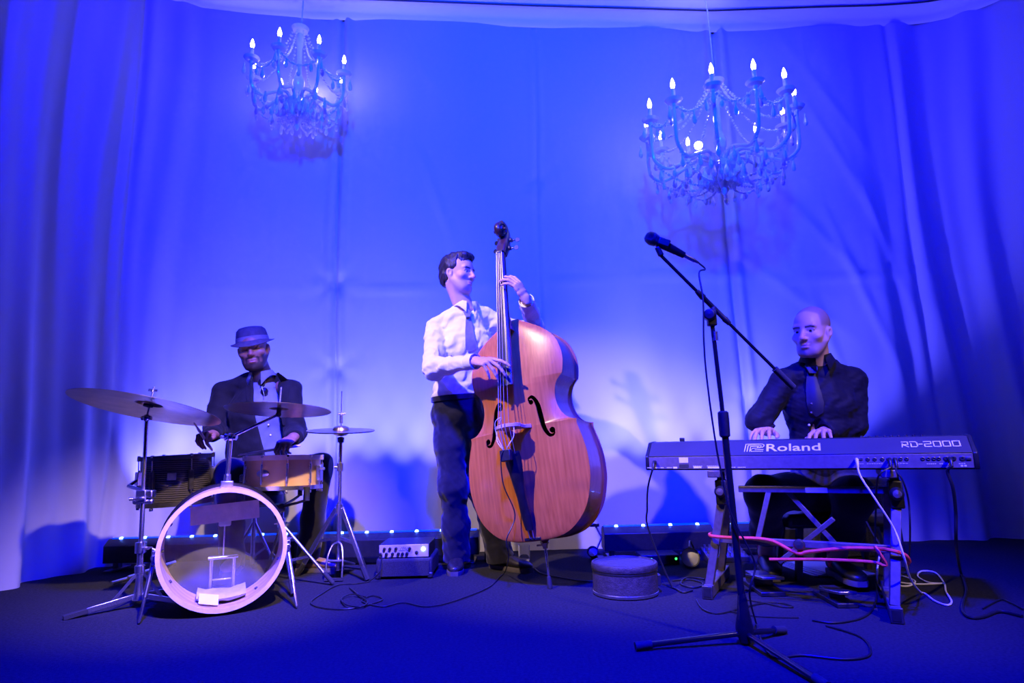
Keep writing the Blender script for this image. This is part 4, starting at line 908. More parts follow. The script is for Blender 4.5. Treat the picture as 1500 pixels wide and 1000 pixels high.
# loose sheets
p = G(1203, 838); p[2] = 0; t = thing('paper_stack', 'small stack of white sheets on the floor under the piano', 'paper', p)
for k in range(4): part('sheet', MB().box(p+A(.01*k, .05, .004+.006*k), (.22-.006*k, .30, .0055), nrm(A(1, .12+.05*k, 0)), nrm(A(-.12-.05*k, 1, 0))), M['paper'], t, smooth=False)
p = G(1262, 840); p[2] = 0; solo('paper_sheet', MB().box(p+A(-.005, .05, .004), (.07, .22, .006), nrm(A(1, .3, 0)), nrm(A(-.3, 1, 0))), M['paper'], 'single white sheet on the floor behind the metal sustain pedal', 'paper', p)
# PA speaker
sp = A(P(1262, 820, 3.62)); sp[2] = 0; t = thing('loudspeaker', 'black wedge loudspeaker with a metal grille behind the piano player', 'speaker', sp)
topz = P(1262, 702, 3.62)[2]; wd = 130/900*3.62
prf = [(-.5, 0), (.5, 0), (.46, 1), (-.46, 1)]
part('cabinet', MB().loft([[A(sp[0]+x*wd, sp[1]+yy, z*topz) for x, z in prf] for yy in (0, .20)]), M['tolex'], t, bevel=.015)
M['perf'] = mat('perforated_grille', (.05, .05, .055), .4, .7, bump=.9, bscale=170)
part('grille', MB().box(A(sp[0], sp[1]-.004, topz*.5), (wd*.86, .014, topz*.88)), M['perf'], t, bevel=.006)
n = 0; dm = MB()
for i in range(20):
    for j in range(24): dm.box(A(sp[0]+(i-9.5)*wd*.041, sp[1]-.0115, topz*.5+(j-11.5)*topz*.034), (.010, .002, .010))
o = part('grille_holes', dm, M['black'], t, smooth=False); o['kind'] = 'stuff'
# small mixer
mx_ = G(1068, 824); mx_[2] = 0; t = thing('mixer', 'small mixing desk with rows of knobs behind the keyboard stand', 'mixer', mx_)
part('case', MB().loft([[A(mx_[0]-.12, mx_[1]+y, z) for y, z in ((0, 0), (.14, 0), (.14, .07), (0, .03))], [A(mx_[0]+.12, mx_[1]+y, z) for y, z in ((0, 0), (.14, 0), (.14, .07), (0, .03))]]), M['darkmetal'], t, bevel=.004)
kn0 = None
for i in range(8):
    for j in range(4):
        q = A(mx_[0]-.098+.028*i, mx_[1]+.02+.033*j, .03+.286*(.02+.033*j)-.001)
        if kn0 is None: kn0 = part('knob', MB().lathe([(0, .022), (.006, .021), (.008, 0)], q, n=8), M['steel'], t); q0_ = q
        else: copyo(kn0, t, q-q0_)
part('jack_plug', MB().cyl(A(mx_[0]-.02, mx_[1]+.132, .06), A(mx_[0]-.02, mx_[1]+.132, .14), .006), M['steel'], t)
# par can lying on the floor
pc1 = G(1010, 834); pc1[2] = 0; ax_ = nrm(A(-.15, -1, .1)); cc_ = pc1+A(.02, .05, .055); t = thing('par_lamp', 'small black par lamp lying on the floor beside the mixer', 'stage light', pc1)
part('can', MB().lathe([(.0, -.11), (.035, -.105), (.048, -.07), (.052, .03), (.050, .03), (.044, -.02)], cc_, ax_, 24), M['blackgloss'], t)
part('lens', MB().lathe([(0, .016), (.025, .013), (.048, .004)], cc_, ax_, 24), M['white'], t); part('yoke', MB().tube(crom([cc_+A(0, 0, .055), cc_-ax_*.02+A(.02, .04, .08), cc_-ax_*.05+A(.05, .06, .02), cc_-A(-.02, -.02, .045)], 5), .005, 6), M['darkmetal'], t)
# tumbler
M['glass'] = mat('clear_glass', (.9, .92, 1), .03, trans=1., ior=1.45, spec=.5, var=.02)
g = G(768, 822); g[2] = 0; solo('glass_tumbler', MB().lathe([(0, .004), (.032, .004), (.034, .012), (.037, .095), (.034, .095), (.031, .016), (0, .014)], g, n=24), M['glass'], 'clear glass tumbler on the floor behind the double bass', 'glass', g)
# effect pedals beside the bassist
for px, py, c, lab in ((716, 823, (.75, .04, .04), 'red buttoned effect pedal on the floor between the bass player\'s shoes'), ):
    b = G(px, py); b[2] = 0; t = thing('effects_unit', lab, 'effects pedal', b); part('case', MB().box(b+A(0, .04, .06), (.05, .09, .12)), M['darkmetal'], t, bevel=.005)
    for z, cl_ in ((.100, (.75, .03, .05)), (.066, (.75, .75, .78)), (.034, (.75, .22, .06))):
        mm = mat('button_colour', cl_, .4, var=.05); part('button', MB().lathe([(0, .008), (.009, .007), (.011, 0)], b+A(0, -.004, z), (0, -1, 0), 14), mm, t)
# small devices right of the bass
b = G(870, 822); b[2] = 0; t = thing('clip_lamp', 'small black clip lamp with jointed arm between double bass and drum case', 'lamp', b)
part('head', MB().lathe([(0, -.05), (.024, -.045), (.030, .0), (.034, .02), (.030, .02), (.02, -.01)], b+A(0, .03, .045), nrm(A(-.2, -.8, .5)), 18), M['blackgloss'], t); part('lens', MB().lathe([(0, .012), (.030, .006)], b+A(0, .03, .045), nrm(A(-.2, -.8, .5)), 18), M['white'], t)
part('arm', MB().tube([b+A(.02, .05, .05), b+A(.06, .06, .13), b+A(.03, .07, .19)], .007, 8), M['steel'], t); part('clamp', MB().box(b+A(.02, .07, .20), (.06, .03, .02)), M['blackgloss'], t, bevel=.004); part('base', MB().box(b+A(.03, .07, .008), (.08, .07, .016)), M['black'], t, bevel=.004)
M['green'] = mat('green_indicator', (.1, .8, .2), .4, emis=(.05, 1, .15), estr=2.5)
b = G(960, 828); b[2] = 0; t = thing('stage_box', 'flat black box with two green lights behind the round drum case', 'box', b)
part('case', MB().box(b+A(.03, .08, .028), (.22, .16, .056)), M['black'], t, bevel=.005)
for dx in (-.05, .09): part('indicator', MB().lathe([(0, .004), (.007, 0)], b+A(.03+dx, .0, .034), (0, -1, 0), 10), M['green'], t)
# ------------------------------------------------------------------ chandeliers
def crystal():
    m = mat('crystal', (.92, .92, .93), .12, spec=.8, coat=.4, var=.04); b = m.node_tree.nodes['Principled BSDF']
    b.inputs['Transmission Weight'].default_value = .12; return m
M['crystal'] = crystal()
M['candle'] = mat('candle_sleeve', (.74, .73, .72), .5, var=.05)
M['flame'] = mat('flame_bulb', (1, .9, .8), .3, emis=(1.0, .84, .70), estr=22)
M['cord'] = mat('clear_cord', (.78, .78, .80), .4, var=.05)
def octa(mb, c, r, k=1.):
    c = A(c); v = [c+A(r, 0, 0), c+A(0, r, 0), c-A(r, 0, 0), c-A(0, r, 0), c+A(0, 0, r*k), c-A(0, 0, r*k)]
    mb.add(v, [(0, 1, 4), (1, 2, 4), (2, 3, 4), (3, 0, 4), (1, 0, 5), (2, 1, 5), (3, 2, 5), (0, 3, 5)])
def chandelier(cx, yt, yb, Y, Rc, nA, yf, label, cordpts, ph, droop, lamp=None, lean=0.):
    top = P(cx, yt, Y); bot = P(cx, yb, Y); zf = P(cx, yf, Y)[2]; c = A(top[0], Y, 0); zt = top[2]; zb_ = bot[2]
    t = thing('chandelier', label, 'chandelier', mw=Matrix.Translation((c[0], c[1], zb_)) @ Matrix.Rotation(lean, 4, 'Y')); H_ = zt-zb_; zfl = zf-zb_
    hub = zfl-.30*Rc/.34; hub = max(hub, .20*H_+.05)
    zcup = zfl-.115
    part('column', MB().lathe([(.0, H_*.02), (.018, H_*.04), (.035, H_*.09), (.02, H_*.13), (.030, H_*.17), (.075, hub-.05), (.080, hub-.02), (.045, hub+.015), (.022, hub+.03), (.020, hub+.06), (.036, hub+.10), (.040, hub+.14), (.020, hub+.20), (.018, H_*.80), (.026, H_*.84), (.030, H_*.90), (.022, H_*.95), (.040, H_*.985), (.052, H_), (.050, H_*1.0+.004), (.014, H_*.98), (0, H_*.98)], n=20), M['crystal'], t, ang=20)
    part('top_dish', MB().lathe([(.02, H_*.965), (.050, H_*.985), (.060, H_+.012), (.056, H_+.012), (.046, H_*.995), (.02, H_*.975)], n=20), M['crystal'], t)
    part('lower_bowl', MB().lathe([(0, hub-.10), (.05, hub-.085), (.090, hub-.05), (.098, hub-.03), (.094, hub-.03), (.085, hub-.046), (.0, hub-.07)], n=24), M['crystal'], t, ang=20)
    ar = cu = ca = fl_ = None; ch1 = ch2 = ch3 = dr = None
    armp = crom([(.05, 0, hub), (Rc*.30, 0, hub+.035), (Rc*.55, 0, hub-.01), (Rc*.78, 0, hub-.055), (Rc*.95, 0, hub-.02), (Rc*1.0, 0, hub+.05), (Rc, 0, zcup)], 6)
    def chain(p0, p1, sag, n, r=.0095):
        mb = MB()
        for k in range(n):
            q = (k+.5)/n; octa(mb, A(p0)*(1-q)+A(p1)*q-A(0, 0, sag*4*q*(1-q)), r*(1+.25*math.sin(k*1.9)), 1.1)
        return mb
    da = 2*PI/nA; hubd = hub
    drops = [(Rc+.045*math.cos(a), .045*math.sin(a), zcup-.03) for a in (0, 2.1, 4.2)]
    dmesh = MB().lathe([(0, .0), (.0055, -.010), (.0040, -.020), (.005, -.026), (.012, -.050), (.0145, -.066), (.010, -.080), (0, -.088)], n=7)
    d0 = None
    for i in range(nA):
        rz = (0, 0, ph+da*i)
        if ar is None:
            ar = part('arm', MB().tube(armp, [.0125]*6+[.011]*(len(armp)-6), 8), M['crystal'], t, ang=30)
            cu = part('drip_cup', MB().lathe([(.008, zcup-.035), (.014, zcup-.02), (.012, zcup-.008), (.040, zcup), (.052, zcup+.016), (.049, zcup+.016), (.036, zcup+.006), (.0, zcup+.004)], (Rc, 0, 0), n=18), M['crystal'], ar, ang=20)
            ca = part('candle', MB().lathe([(0, zcup), (.0125, zcup), (.0118, zfl-.03), (0, zfl-.028)], (Rc, 0, 0), n=12), M['candle'], ar)
            fl_ = part('bulb', MB().lathe([(0, zfl-.032), (.009, zfl-.026), (.0135, zfl-.008), (.011, zfl+.010), (.005, zfl+.030), (0, zfl+.040)], (Rc, 0, 0), n=12), M['flame'], ar)
            ar.rotation_euler = rz
            kids = (cu, ca, fl_)
            ch1 = part('bead_chain', chain((Rc, 0, zcup-.01), (Rc*math.cos(da), Rc*math.sin(da), zcup-.01), droop*.9, 22 if nA < 10 else 18), M['crystal'], t, smooth=False); ch1['kind'] = 'stuff'; ch1.rotation_euler = rz
            ch2 = part('bead_chain', chain((.05, 0, H_*.96), (Rc*.98, 0, zcup), droop*1.3, 28), M['crystal'], t, smooth=False); ch2['kind'] = 'stuff'; ch2.rotation_euler = rz
            ch3 = part('bead_chain', chain((Rc*.95, 0, hub-.04), (.03, 0, H_*.10), droop*.75, 24), M['crystal'], t, smooth=False); ch3['kind'] = 'stuff'; ch3.rotation_euler = rz
        else:
            a2 = copyo(ar, t, rot=rz)
            for k in kids: copyo(k, a2)
            for k in (ch1, ch2, ch3): copyo(k, t, rot=rz)
        a0 = ph+da*i; R3 = lambda x, y, z: A(x*math.cos(a0)-y*math.sin(a0), x*math.sin(a0)+y*math.cos(a0), z)
        am = da/2; dl = drops+[(Rc*math.cos(am)*.97, Rc*math.sin(am)*.97, zcup-.01-droop*.9), (Rc*.90, 0, hub-.05), (Rc*.55, 0, hub-.05-droop*.5), (.085, .03, hub-.075), (.05, -.02, H_*.20), (Rc*.30, .03, H_*.16+.03), (Rc*.42, .06, H_*.22+.03), (Rc*.66, -.05, hub-.07), (.12, -.04, H_*.20), (Rc*.78, .08, hub-.06), (Rc*.2, -.06, H_*.14+.03)]
        for k, q in enumerate(dl):
            q = R3(*q)
            if d0 is None: d0 = part('crystal_drop', dmesh, M['crystal'], t, smooth=False); d0.location = tuple(q)
            else: copyo(d0, t, q)
    part('finial', MB().lathe([(0, H_*.06), (.012, H_*.045), (.018, H_*.02), (.010, -.01), (0, -.02)], n=12), M['crystal'], t, ang=20)
    tw_ = t.matrix_world.inverted()
    pts = [tw_ @ Vector(tuple(A(q))) for q in cordpts]
    part('hanging_cord', MB().tube(crom([A(0, 0, H_-.01)]+[A(q) for q in pts], 5), .005, 6), M['cord'], t)
    if lamp is not None:
        q = A(tw_ @ Vector(tuple(lamp))); M['hotlamp'] = mat('hot_lamp', (1, .95, .9), .3, emis=(1., .93, .85), estr=26)
        lp = part('pin_spot', MB().lathe([(0, .10), (.022, .095), (.028, .02), (.026, 0)], q, nrm(A(.4, 1, .5)), 16), M['darkmetal'], t); part('lens', MB().lathe([(0, .0), (.014, .001), (.024, .004)], q, nrm(A(.4, 1, .5)), 16), M['hotlamp'], lp)
    return t
bpy.context.view_layer.update()
chandelier(440, 44, 188, 3.86, .315, 8, 92, 'small eight arm crystal chandelier above the drummer', [P(443, 20, 3.86), P(446, -25, 3.86)], -PI/2-.05, .085)
chandelier(1047, 122, 282, 3.52, .435, 12, 158, 'large twelve arm crystal chandelier above the microphone', [P(1041, 60, 3.62), P(1036, 15, 3.85), P(1032, -6, 3.95)], -PI/2+.14, .085, lamp=P(1023, 213, 3.44))
# ------------------------------------------------------------------ people: smooth implicit bodies meshed into one surface
class Vol:
    def __init__(s, lo, hi, h):
        s.lo = A(lo); s.h = h; s.n = np.ceil((A(hi)-s.lo)/h).astype(int)+1
        s.f = np.full(tuple(s.n), .5, np.float32)
        s.ax = [(s.lo[i]+h*np.arange(s.n[i])).astype(np.float32) for i in range(3)]
    def blk(s, lo, hi):
        a = np.clip(np.floor((A(lo)-s.lo)/s.h).astype(int), 0, s.n); b = np.clip(np.ceil((A(hi)-s.lo)/s.h).astype(int)+1, 0, s.n)
        sl = tuple(slice(i, j) for i, j in zip(a, b))
        X = s.ax[0][sl[0]][:, None, None]; Y = s.ax[1][sl[1]][None, :, None]; Z = s.ax[2][sl[2]][None, None, :]
        return sl, X, Y, Z
    def put(s, sl, d, k, sub=False):
        a = s.f[sl]
        if sub: d = -d; m = np.clip(.5-.5*(d-a)/k, 0, 1) if k > 0 else None; r = (a*m+d*(1-m)+k*m*(1-m)) if k > 0 else np.maximum(a, d)
        else: m = np.clip(.5+.5*(a-d)/k, 0, 1) if k > 0 else None; r = (a*(1-m)+d*m-k*m*(1-m)) if k > 0 else np.minimum(a, d)
        s.f[sl] = r
    def cap(s, a, b, ra, rb=None, k=.01, sub=False):
        a, b = A(a), A(b); rb = ra if rb is None else rb; m = max(ra, rb)+k+.012
        sl, X, Y, Z = s.blk(np.minimum(a, b)-m, np.maximum(a, b)+m); d = b-a; L2 = float(d@d)+1e-12
        x, y, z = X-a[0], Y-a[1], Z-a[2]; t = np.clip((x*d[0]+y*d[1]+z*d[2])/L2, 0, 1)
        D = np.sqrt((x-t*d[0])**2+(y-t*d[1])**2+(z-t*d[2])**2)-(ra+(rb-ra)*t); s.put(sl, D.astype(np.float32), k, sub)
    def chain(s, pts, rs, k=.01):
        for a, b, ra, rb in zip(pts[:-1], pts[1:], rs[:-1], rs[1:]): s.cap(a, b, ra, rb, k)
    def ecap(s, a, b, ra, rb, side, k=.02, sub=False):
        a, b = A(a), A(b); w_ = nrm(b-a); u = A(side); u = nrm(u-(u@w_)*w_); v = np.cross(w_, u); L = np.linalg.norm(b-a); m = max(*ra, *rb)+k+.012
        sl, X, Y, Z = s.blk(np.minimum(a, b)-m, np.maximum(a, b)+m); x, y, z = X-a[0], Y-a[1], Z-a[2]
        q = x*w_[0]+y*w_[1]+z*w_[2]; t = np.clip(q/L, 0, 1); pu = x*u[0]+y*u[1]+z*u[2]; pv = x*v[0]+y*v[1]+z*v[2]; ov = q-t*L
        rx = ra[0]+(rb[0]-ra[0])*t; ry = ra[1]+(rb[1]-ra[1])*t; rm = np.minimum(rx, ry)
        D = (np.sqrt((pu/rx)**2+(pv/ry)**2+(ov/rm)**2)-1)*rm; s.put(sl, D.astype(np.float32), k, sub)
    def ell(s, c, r, M3=None, k=.01, sub=False):
        c = A(c); r = A(r); m = r.max()+k+.012; M3 = np.eye(3) if M3 is None else M3
        sl, X, Y, Z = s.blk(c-m, c+m); x, y, z = X-c[0], Y-c[1], Z-c[2]
        p = [(x*M3[0, i]+y*M3[1, i]+z*M3[2, i]) for i in range(3)]
        k0 = np.sqrt(sum((p[i]/r[i])**2 for i in range(3)))+1e-9; k1 = np.sqrt(sum((p[i]/r[i]**2)**2 for i in range(3)))+1e-9
        s.put(sl, (k0*(k0-1)/k1).astype(np.float32), k, sub)
    def cutplane(s, o, n, rad, k=0.):
        """remove everything beyond o along n, inside a ball of radius rad"""
        o, n = A(o), nrm(n); sl, X, Y, Z = s.blk(o-rad, o+rad)
        d = (X-o[0])*n[0]+(Y-o[1])*n[1]+(Z-o[2])*n[2]; R2 = (X-o[0])**2+(Y-o[1])**2+(Z-o[2])**2
        a = s.f[sl]; s.f[sl] = np.where(R2 < rad*rad, np.maximum(a, d), a).astype(np.float32)
    def cutfn(s, fn, lo, hi):
        sl, X, Y, Z = s.blk(lo, hi); s.f[sl] = np.maximum(s.f[sl], -fn(X, Y, Z)).astype(np.float32)
    def wrinkle(s, amp, fr, seed=0, st=(1, 1, 1)):
        i = np.nonzero(np.abs(s.f) < .02); q = [s.ax[c][i[c]]*st[c] for c in range(3)]; r = np.random.default_rng(seed); out = 0
        for o in range(3):
            d = r.normal(size=(3, 3)); d /= np.linalg.norm(d, axis=1)[:, None]; w_ = fr*1.7**o
            b = np.sin(w_*.6*(q[0]*d[0, 0]+q[1]*d[0, 1]+q[2]*d[0, 2])+o); out = out+np.sin(w_*(q[0]*d[1, 0]+q[1]*d[1, 1]+q[2]*d[1, 2])+1.8*b+o*2)/1.5**o
        s.f[i] += (amp*out*.5).astype(np.float32)
    def front(s, x, z, default):
        i = int(round((x-s.lo[0])/s.h)); k = int(round((z-s.lo[2])/s.h))
        if not (0 <= i < s.n[0] and 0 <= k < s.n[2]): return default
        col = s.f[i, :, k]; j = np.nonzero(col < 0)[0]
        if len(j) == 0: return default
        j = j[0]; 
        if j == 0: return float(s.ax[1][0])
        a, b = col[j-1], col[j]; return float(s.ax[1][j-1]+s.h*a/(a-b))
    def mesh(s):
        f = s.f; f[0] = f[-1] = .5; f[:, 0] = f[:, -1] = .5; f[:, :, 0] = f[:, :, -1] = .5
        sg = (f < 0); u = sg.view(np.uint8); c = np.zeros(tuple(s.n-1), np.uint8)
        for i in (0, 1):
            for j in (0, 1):
                for k in (0, 1): c += u[i:s.n[0]-1+i, j:s.n[1]-1+j, k:s.n[2]-1+k]
        act = (c > 0) & (c < 8); I, J, K_ = np.nonzero(act); idx = np.full(act.shape, -1, np.int32); idx[I, J, K_] = np.arange(len(I))
        cr = [(0, 0, 0), (1, 0, 0), (0, 1, 0), (1, 1, 0), (0, 0, 1), (1, 0, 1), (0, 1, 1), (1, 1, 1)]
        val = [f[I+a, J+b, K_+d] for a, b, d in cr]; acc = np.zeros((len(I), 3), np.float32); cnt = np.zeros(len(I), np.float32)
        for p, q in ((0, 1), (2, 3), (4, 5), (6, 7), (0, 2), (1, 3), (4, 6), (5, 7), (0, 4), (1, 5), (2, 6), (3, 7)):
            va, vb = val[p], val[q]; m = (va < 0) != (vb < 0); t = np.where(m, va/np.where(m, va-vb, 1), 0)
            P0, P1 = A(cr[p]), A(cr[q]); acc += np.where(m[:, None], P0+(P1-P0)*t[:, None], 0).astype(np.float32); cnt += m
        v = (np.stack([I, J, K_], 1)+acc/cnt[:, None])*s.h+s.lo
        Fs = []
        for a in range(3):
            b, d = (a+1) % 3, (a+2) % 3
            s0 = [slice(1, -1)]*3; s0[a] = slice(0, -1); s1 = [slice(1, -1)]*3; s1[a] = slice(1, None)
            g0 = sg[tuple(s0)]; g1 = sg[tuple(s1)]; e = np.nonzero(g0 != g1)
            if len(e[0]) == 0: continue
            off = [1, 1, 1]; off[a] = 0; e = [e[i]+off[i] for i in range(3)]
            def cell(db, dd):
                q = list(e); q[b] = q[b]+db; q[d] = q[d]+dd; return idx[q[0], q[1], q[2]]
            quad = np.stack([cell(-1, -1), cell(0, -1), cell(0, 0), cell(-1, 0)], 1)
            fl = sg[e[0], e[1], e[2]]; quad[~fl] = quad[~fl][:, ::-1]; Fs.append(quad)
        return v, np.concatenate(Fs)
    def build(s, name, m, parent, col=None, bump=0.):
        v, fc = s.mesh(); org = ORG.get(parent, np.zeros(3)); me = mesh_np(name, v-org, fc); o = link(name, me, parent); ORG[o] = org
        if col is not None:
            at = me.attributes.new('Col', 'FLOAT_COLOR', 'POINT'); cc = np.ones((len(v), 4), np.float32); cc[:, :3] = col(v); at.data.foreach_set('color', cc.ravel())
        finish(o, m, ang=0); return o
def lerp(a, b, t): return A(a)+(A(b)-A(a))*t
def sstep(x, a, b): t = np.clip((x-a)/(b-a), 0, 1); return t*t*(3-2*t)
def hand(V, wr, d, pn, lat, curls, spread=.10, s=1., thumb=None, tl=1.):
    """palm and five jointed fingers; d to the fingers, pn the way the palm faces, lat the thumb side"""
    wr, d = A(wr), nrm(d); lat = A(lat); lat = nrm(lat-(lat@d)*d); pn = A(pn); pn = nrm(pn-(pn@d)*d-(pn@lat)*lat)
    V.ecap(wr-d*.02*s, wr+d*.035*s, (.026*s, .020*s), (.034*s, .017*s), lat, .010)
    V.ecap(wr+d*.035*s, wr+d*.078*s, (.034*s, .017*s), (.040*s, .012*s), lat, .008)
    bl_ = (.086, .090, .086, .078); off = (.0315, .0105, -.0105, -.0305)
    ln = ((.043, .027, .021), (.047, .030, .022), (.043, .028, .022), (.034, .021, .019))
    for i in range(4):
        p = wr+d*bl_[i]*s+lat*off[i]*s; f = nrm(d+lat*spread*(1.5-i)); an = 0; r = (.0092, .0084, .0076, .0062) if i < 3 else (.0080, .0073, .0066, .0056)
        V.cap(wr+d*.06*s+lat*off[i]*s*.9, p, .0105*s, r[0]*s, .006)
        for j in range(3):
            an += curls[i][j]; dr = f*math.cos(an)+pn*math.sin(an); q = p+dr*ln[i][j]*s; V.cap(p, q, r[j]*s, r[j+1]*s, .003); p = q
    td = thumb if thumb is not None else [d*.7+lat*.62+pn*.35, d*.9+lat*.35+pn*.25, d*1+lat*.1+pn*.3]
    p = wr+d*.022*s+lat*.024*s+pn*.006*s; rr = (.0135, .0108, .0095, .0075)
    for j, L in enumerate((.044, .034, .027)):
        q = p+nrm(td[j])*L*s*tl; V.cap(p, q, rr[j]*s, rr[j+1]*s, .008 if j == 0 else .003); p = q
def head(V, o, hx, hy, hz, neckb, s=1., lids=False, jaw=1., nose=1.):
    """skull, jaw, brow, nose, lips, ears and neck; o is the middle of the eye line"""
    M3 = np.stack([hx, hy, hz], 1)
    L = lambda x, y, z: o+(hx*x+hy*y+hz*z)*s
    E = lambda c, r, k=.012, sub=False: V.ell(L(*c), A(r)*s, M3, k*s, sub)
    C = lambda a, b, ra, rb, k=.01, sub=False: V.cap(L(*a), L(*b), ra*s, rb*s, k*s, sub)
    E((0, -.020, .042), (.072, .098, .082)); E((0, .012, .03), (.066, .080, .070), .02)
    E((0, .022, -.035), (.060*jaw, .070, .076), .03); E((0, .032, -.084), (.046*jaw, .050, .036), .025)
    C((0, .068, -.104), (0, .064, -.098), .018, .022, .02)
    for sx in (-1, 1):
        C((sx*.056, -.005, -.045), (sx*.030, .055, -.098), .016, .018, .025)     # jaw line
        E((sx*.046, .058, -.028), (.022, .022, .018), .02)                         # cheekbone
    C((-.040, .074, .022), (.040, .074, .022), .013, .013, .014)                # brow
    C((0, .083, .018), (0, .106*nose, -.030), .0075, .0105, .010); E((0, .106*nose, -.034), (.012, .012, .010), .008)
    for sx in (-1, 1):
        E((sx*.011, .094, -.037), (.008, .010, .007), .006)
        E((sx*.031, .099, -.001), (.018, .018, .0090), .007, True)
        if lids: E((sx*.031, .074, -.002), (.017, .013, .010), .004)
        else: C((sx*.017, .0840, .0062), (sx*.046, .077, .0048), .0040, .0040, .004)
        E((sx*.072, -.012, -.012), (.008, .020, .032), .006); E((sx*.079, -.016, -.006), (.007, .017, .024), .005); E((sx*.083, -.006, -.010), (.006, .009, .014), .004, True)
    E((0, .086, -.064), (.022, .012, .0065), .006); E((0, .086, -.0755), (.020, .012, .0070), .006)
    E((0, .101, -.0695), (.024, .010, .0016), .002, True)
    V.ecap(L(0, -.030, -.055), A(neckb)+nrm(L(0, 0, -1)-L(0, 0, 0))*.03, (.052*s, .054*s), (.060*s, .060*s), hx, .025)
    return L
def face_col(o, hx, hy, hz, s, skin, brow, lip, beard=None, hair=None, hairfn=None, beardfn=None, lids=False):
    skin, brow, lip = A(skin), A(brow), A(lip)
    def col(v):
        q = (v-o)/s; x, y, z = q@hx, q@hy, q@hz; c = np.repeat(skin[None], len(v), 0).astype(float)
        near = (np.abs(z) < .2) & (np.abs(x) < .12) & (np.abs(y) < .15)
        mx = lambda c, k, m: c*(1-m[:, None])+A(k)*m[:, None]
        c = mx(c, skin*A(1.1, .80, .78), near*.5*sstep(y, .085, .108)*sstep(-z, -.0, .02)*(z > -.045))
        if beardfn is not None: c = mx(c, beard, near*beardfn(x, y, z))
        m = near*(y > .070)*np.exp(-(((z+.0695)/.0095)**2))*sstep(-np.abs(x), -.023, -.016); c = mx(c, lip, np.clip(m*1.2, 0, 1)*.85)
        bz_ = .0180+.10*np.clip(np.abs(x)-.012, 0, .022)-.25*np.clip(np.abs(x)-.036, 0, .03)
        m = near*(y > .045)*np.exp(-((z-bz_)/.0050)**2)*sstep(np.abs(x), .008, .014)*sstep(-np.abs(x), -.056, -.046); c = mx(c, brow, np.clip(m*1.3, 0, 1))
        if lids: m = near*(y > .05)*np.exp(-((z+.0085)/.0030)**2)*sstep(-np.abs(np.abs(x)-.031), -.019, -.013); c = mx(c, brow*.6, np.clip(m, 0, 1))
        if hairfn is not None: c = mx(c, hair, near*hairfn(x, y, z))
        return c
    return col
def mat_c(*a, **k): k['spec'] = .15; return mat(*a, **k)
M['skin'] = mat('skin', (.6, .4, .3), .5, attr=True, bump=.03, bscale=220)
M['eyeball'] = mat('eyeball', (.8, .8, .8), .12, attr=True)
def eyes(parent, L, hx, hy, hz, s, gaze):
    g = nrm(hx*gaze[0]+hy*gaze[1]+hz*gaze[2]); org = ORG[parent]
    for sx in (-1, 1):
        c = L(sx*.031, .0735, -.001); mb = MB().sph(c, .0122*s, 20); o = part('eye', mb, M['eyeball'], parent)
        v = A([x.co for x in o.data.vertices])-(c-org); d = (v@g)/(.0122*s)
        cc = np.ones((len(v), 4), np.float32); cc[:, :3] = A(.55, .52, .52); cc[d > .80, :3] = A(.10, .055, .03); cc[d > .955, :3] = A(.005, .005, .005)
        at = o.data.attributes.new('Col', 'FLOAT_COLOR', 'POINT'); at.data.foreach_set('color', cc.ravel())
def drape(name, pts, V, m, parent, th=.005, off=.002, ydef=3.4, nseg=5):
    """strip lying on the front of a garment; pts = (x, z, half width)"""
    rings = []
    P_ = [A(a, 0, b) for a, b, _ in pts]
    for i, (x, z, hw_) in enumerate(pts):
        d = P_[min(i+1, len(pts)-1)]-P_[max(i-1, 0)]; d = nrm(d); sd = A(-d[2], 0, d[0])
        row = [A(x, 0, z)+sd*hw_*q for q in np.linspace(-1, 1, nseg)]
        ys = [V.front(r[0], r[2], ydef) for r in row]
        bx_ = [r+A(0, y-off, 0) for r, y in zip(row, ys)]; fx = [r-A(0, th, 0) for r in bx_]
        rings.append(bx_+fx[::-1])
    return part(name, MB().loft(rings), m, parent, ang=50)
def shoe(parent, heel, d, s, m, sole, up=(0, 0, 1), name='shoe', h=.085):
    """heel point on the ground, d towards the toe"""
    d = nrm(A(d)*A(1, 1, .3)); up = A(0, 0, 1.); up = nrm(up-(up@d)*d); w_ = np.cross(d, up); heel = A(heel)
    sec = [(0, .026, .062), (.02, .033, h), (.06, .035, h+.006), (.10, .036, .078), (.15, .042, .062), (.20, .046, .052), (.245, .040, .042), (.27, .026, .032), (.278, .010, .022)]
    rings = [[heel+d*(x-.02)*s+w_*wd*s*math.cos(a)+up*(.016+(hh*s*.5)*(1+math.sin(a))*(.97 if math.sin(a) > 0 else 1)) for a in np.linspace(0, 2*PI, 18, endpoint=False)] for x, wd, hh in sec]
    o = part(name, MB().loft(rings), m, parent, ang=60)
    rings = [[heel+d*(x-.02)*s+w_*(wd+.004)*s*math.cos(a)+up*(.011+.012*np.clip(math.sin(a)*3, -1, 1)) for a in np.linspace(0, 2*PI, 18, endpoint=False)] for x, wd, hh in [(-.004, .024, 0)]+sec[1:-1]+[(.280, .016, 0)]]
    part('sole', MB().loft(rings), sole, o, ang=40); return o
def cuff(parent, wr, d, r, L, m, name='cuff', back=.012):
    wr, d = A(wr), nrm(d); return part(name, MB().lathe([(r-.004, -L+back), (r+.001, -L+back), (r+.002, back), (r-.003, back), (r-.004, -L+back)], wr, d, 24), m, parent)
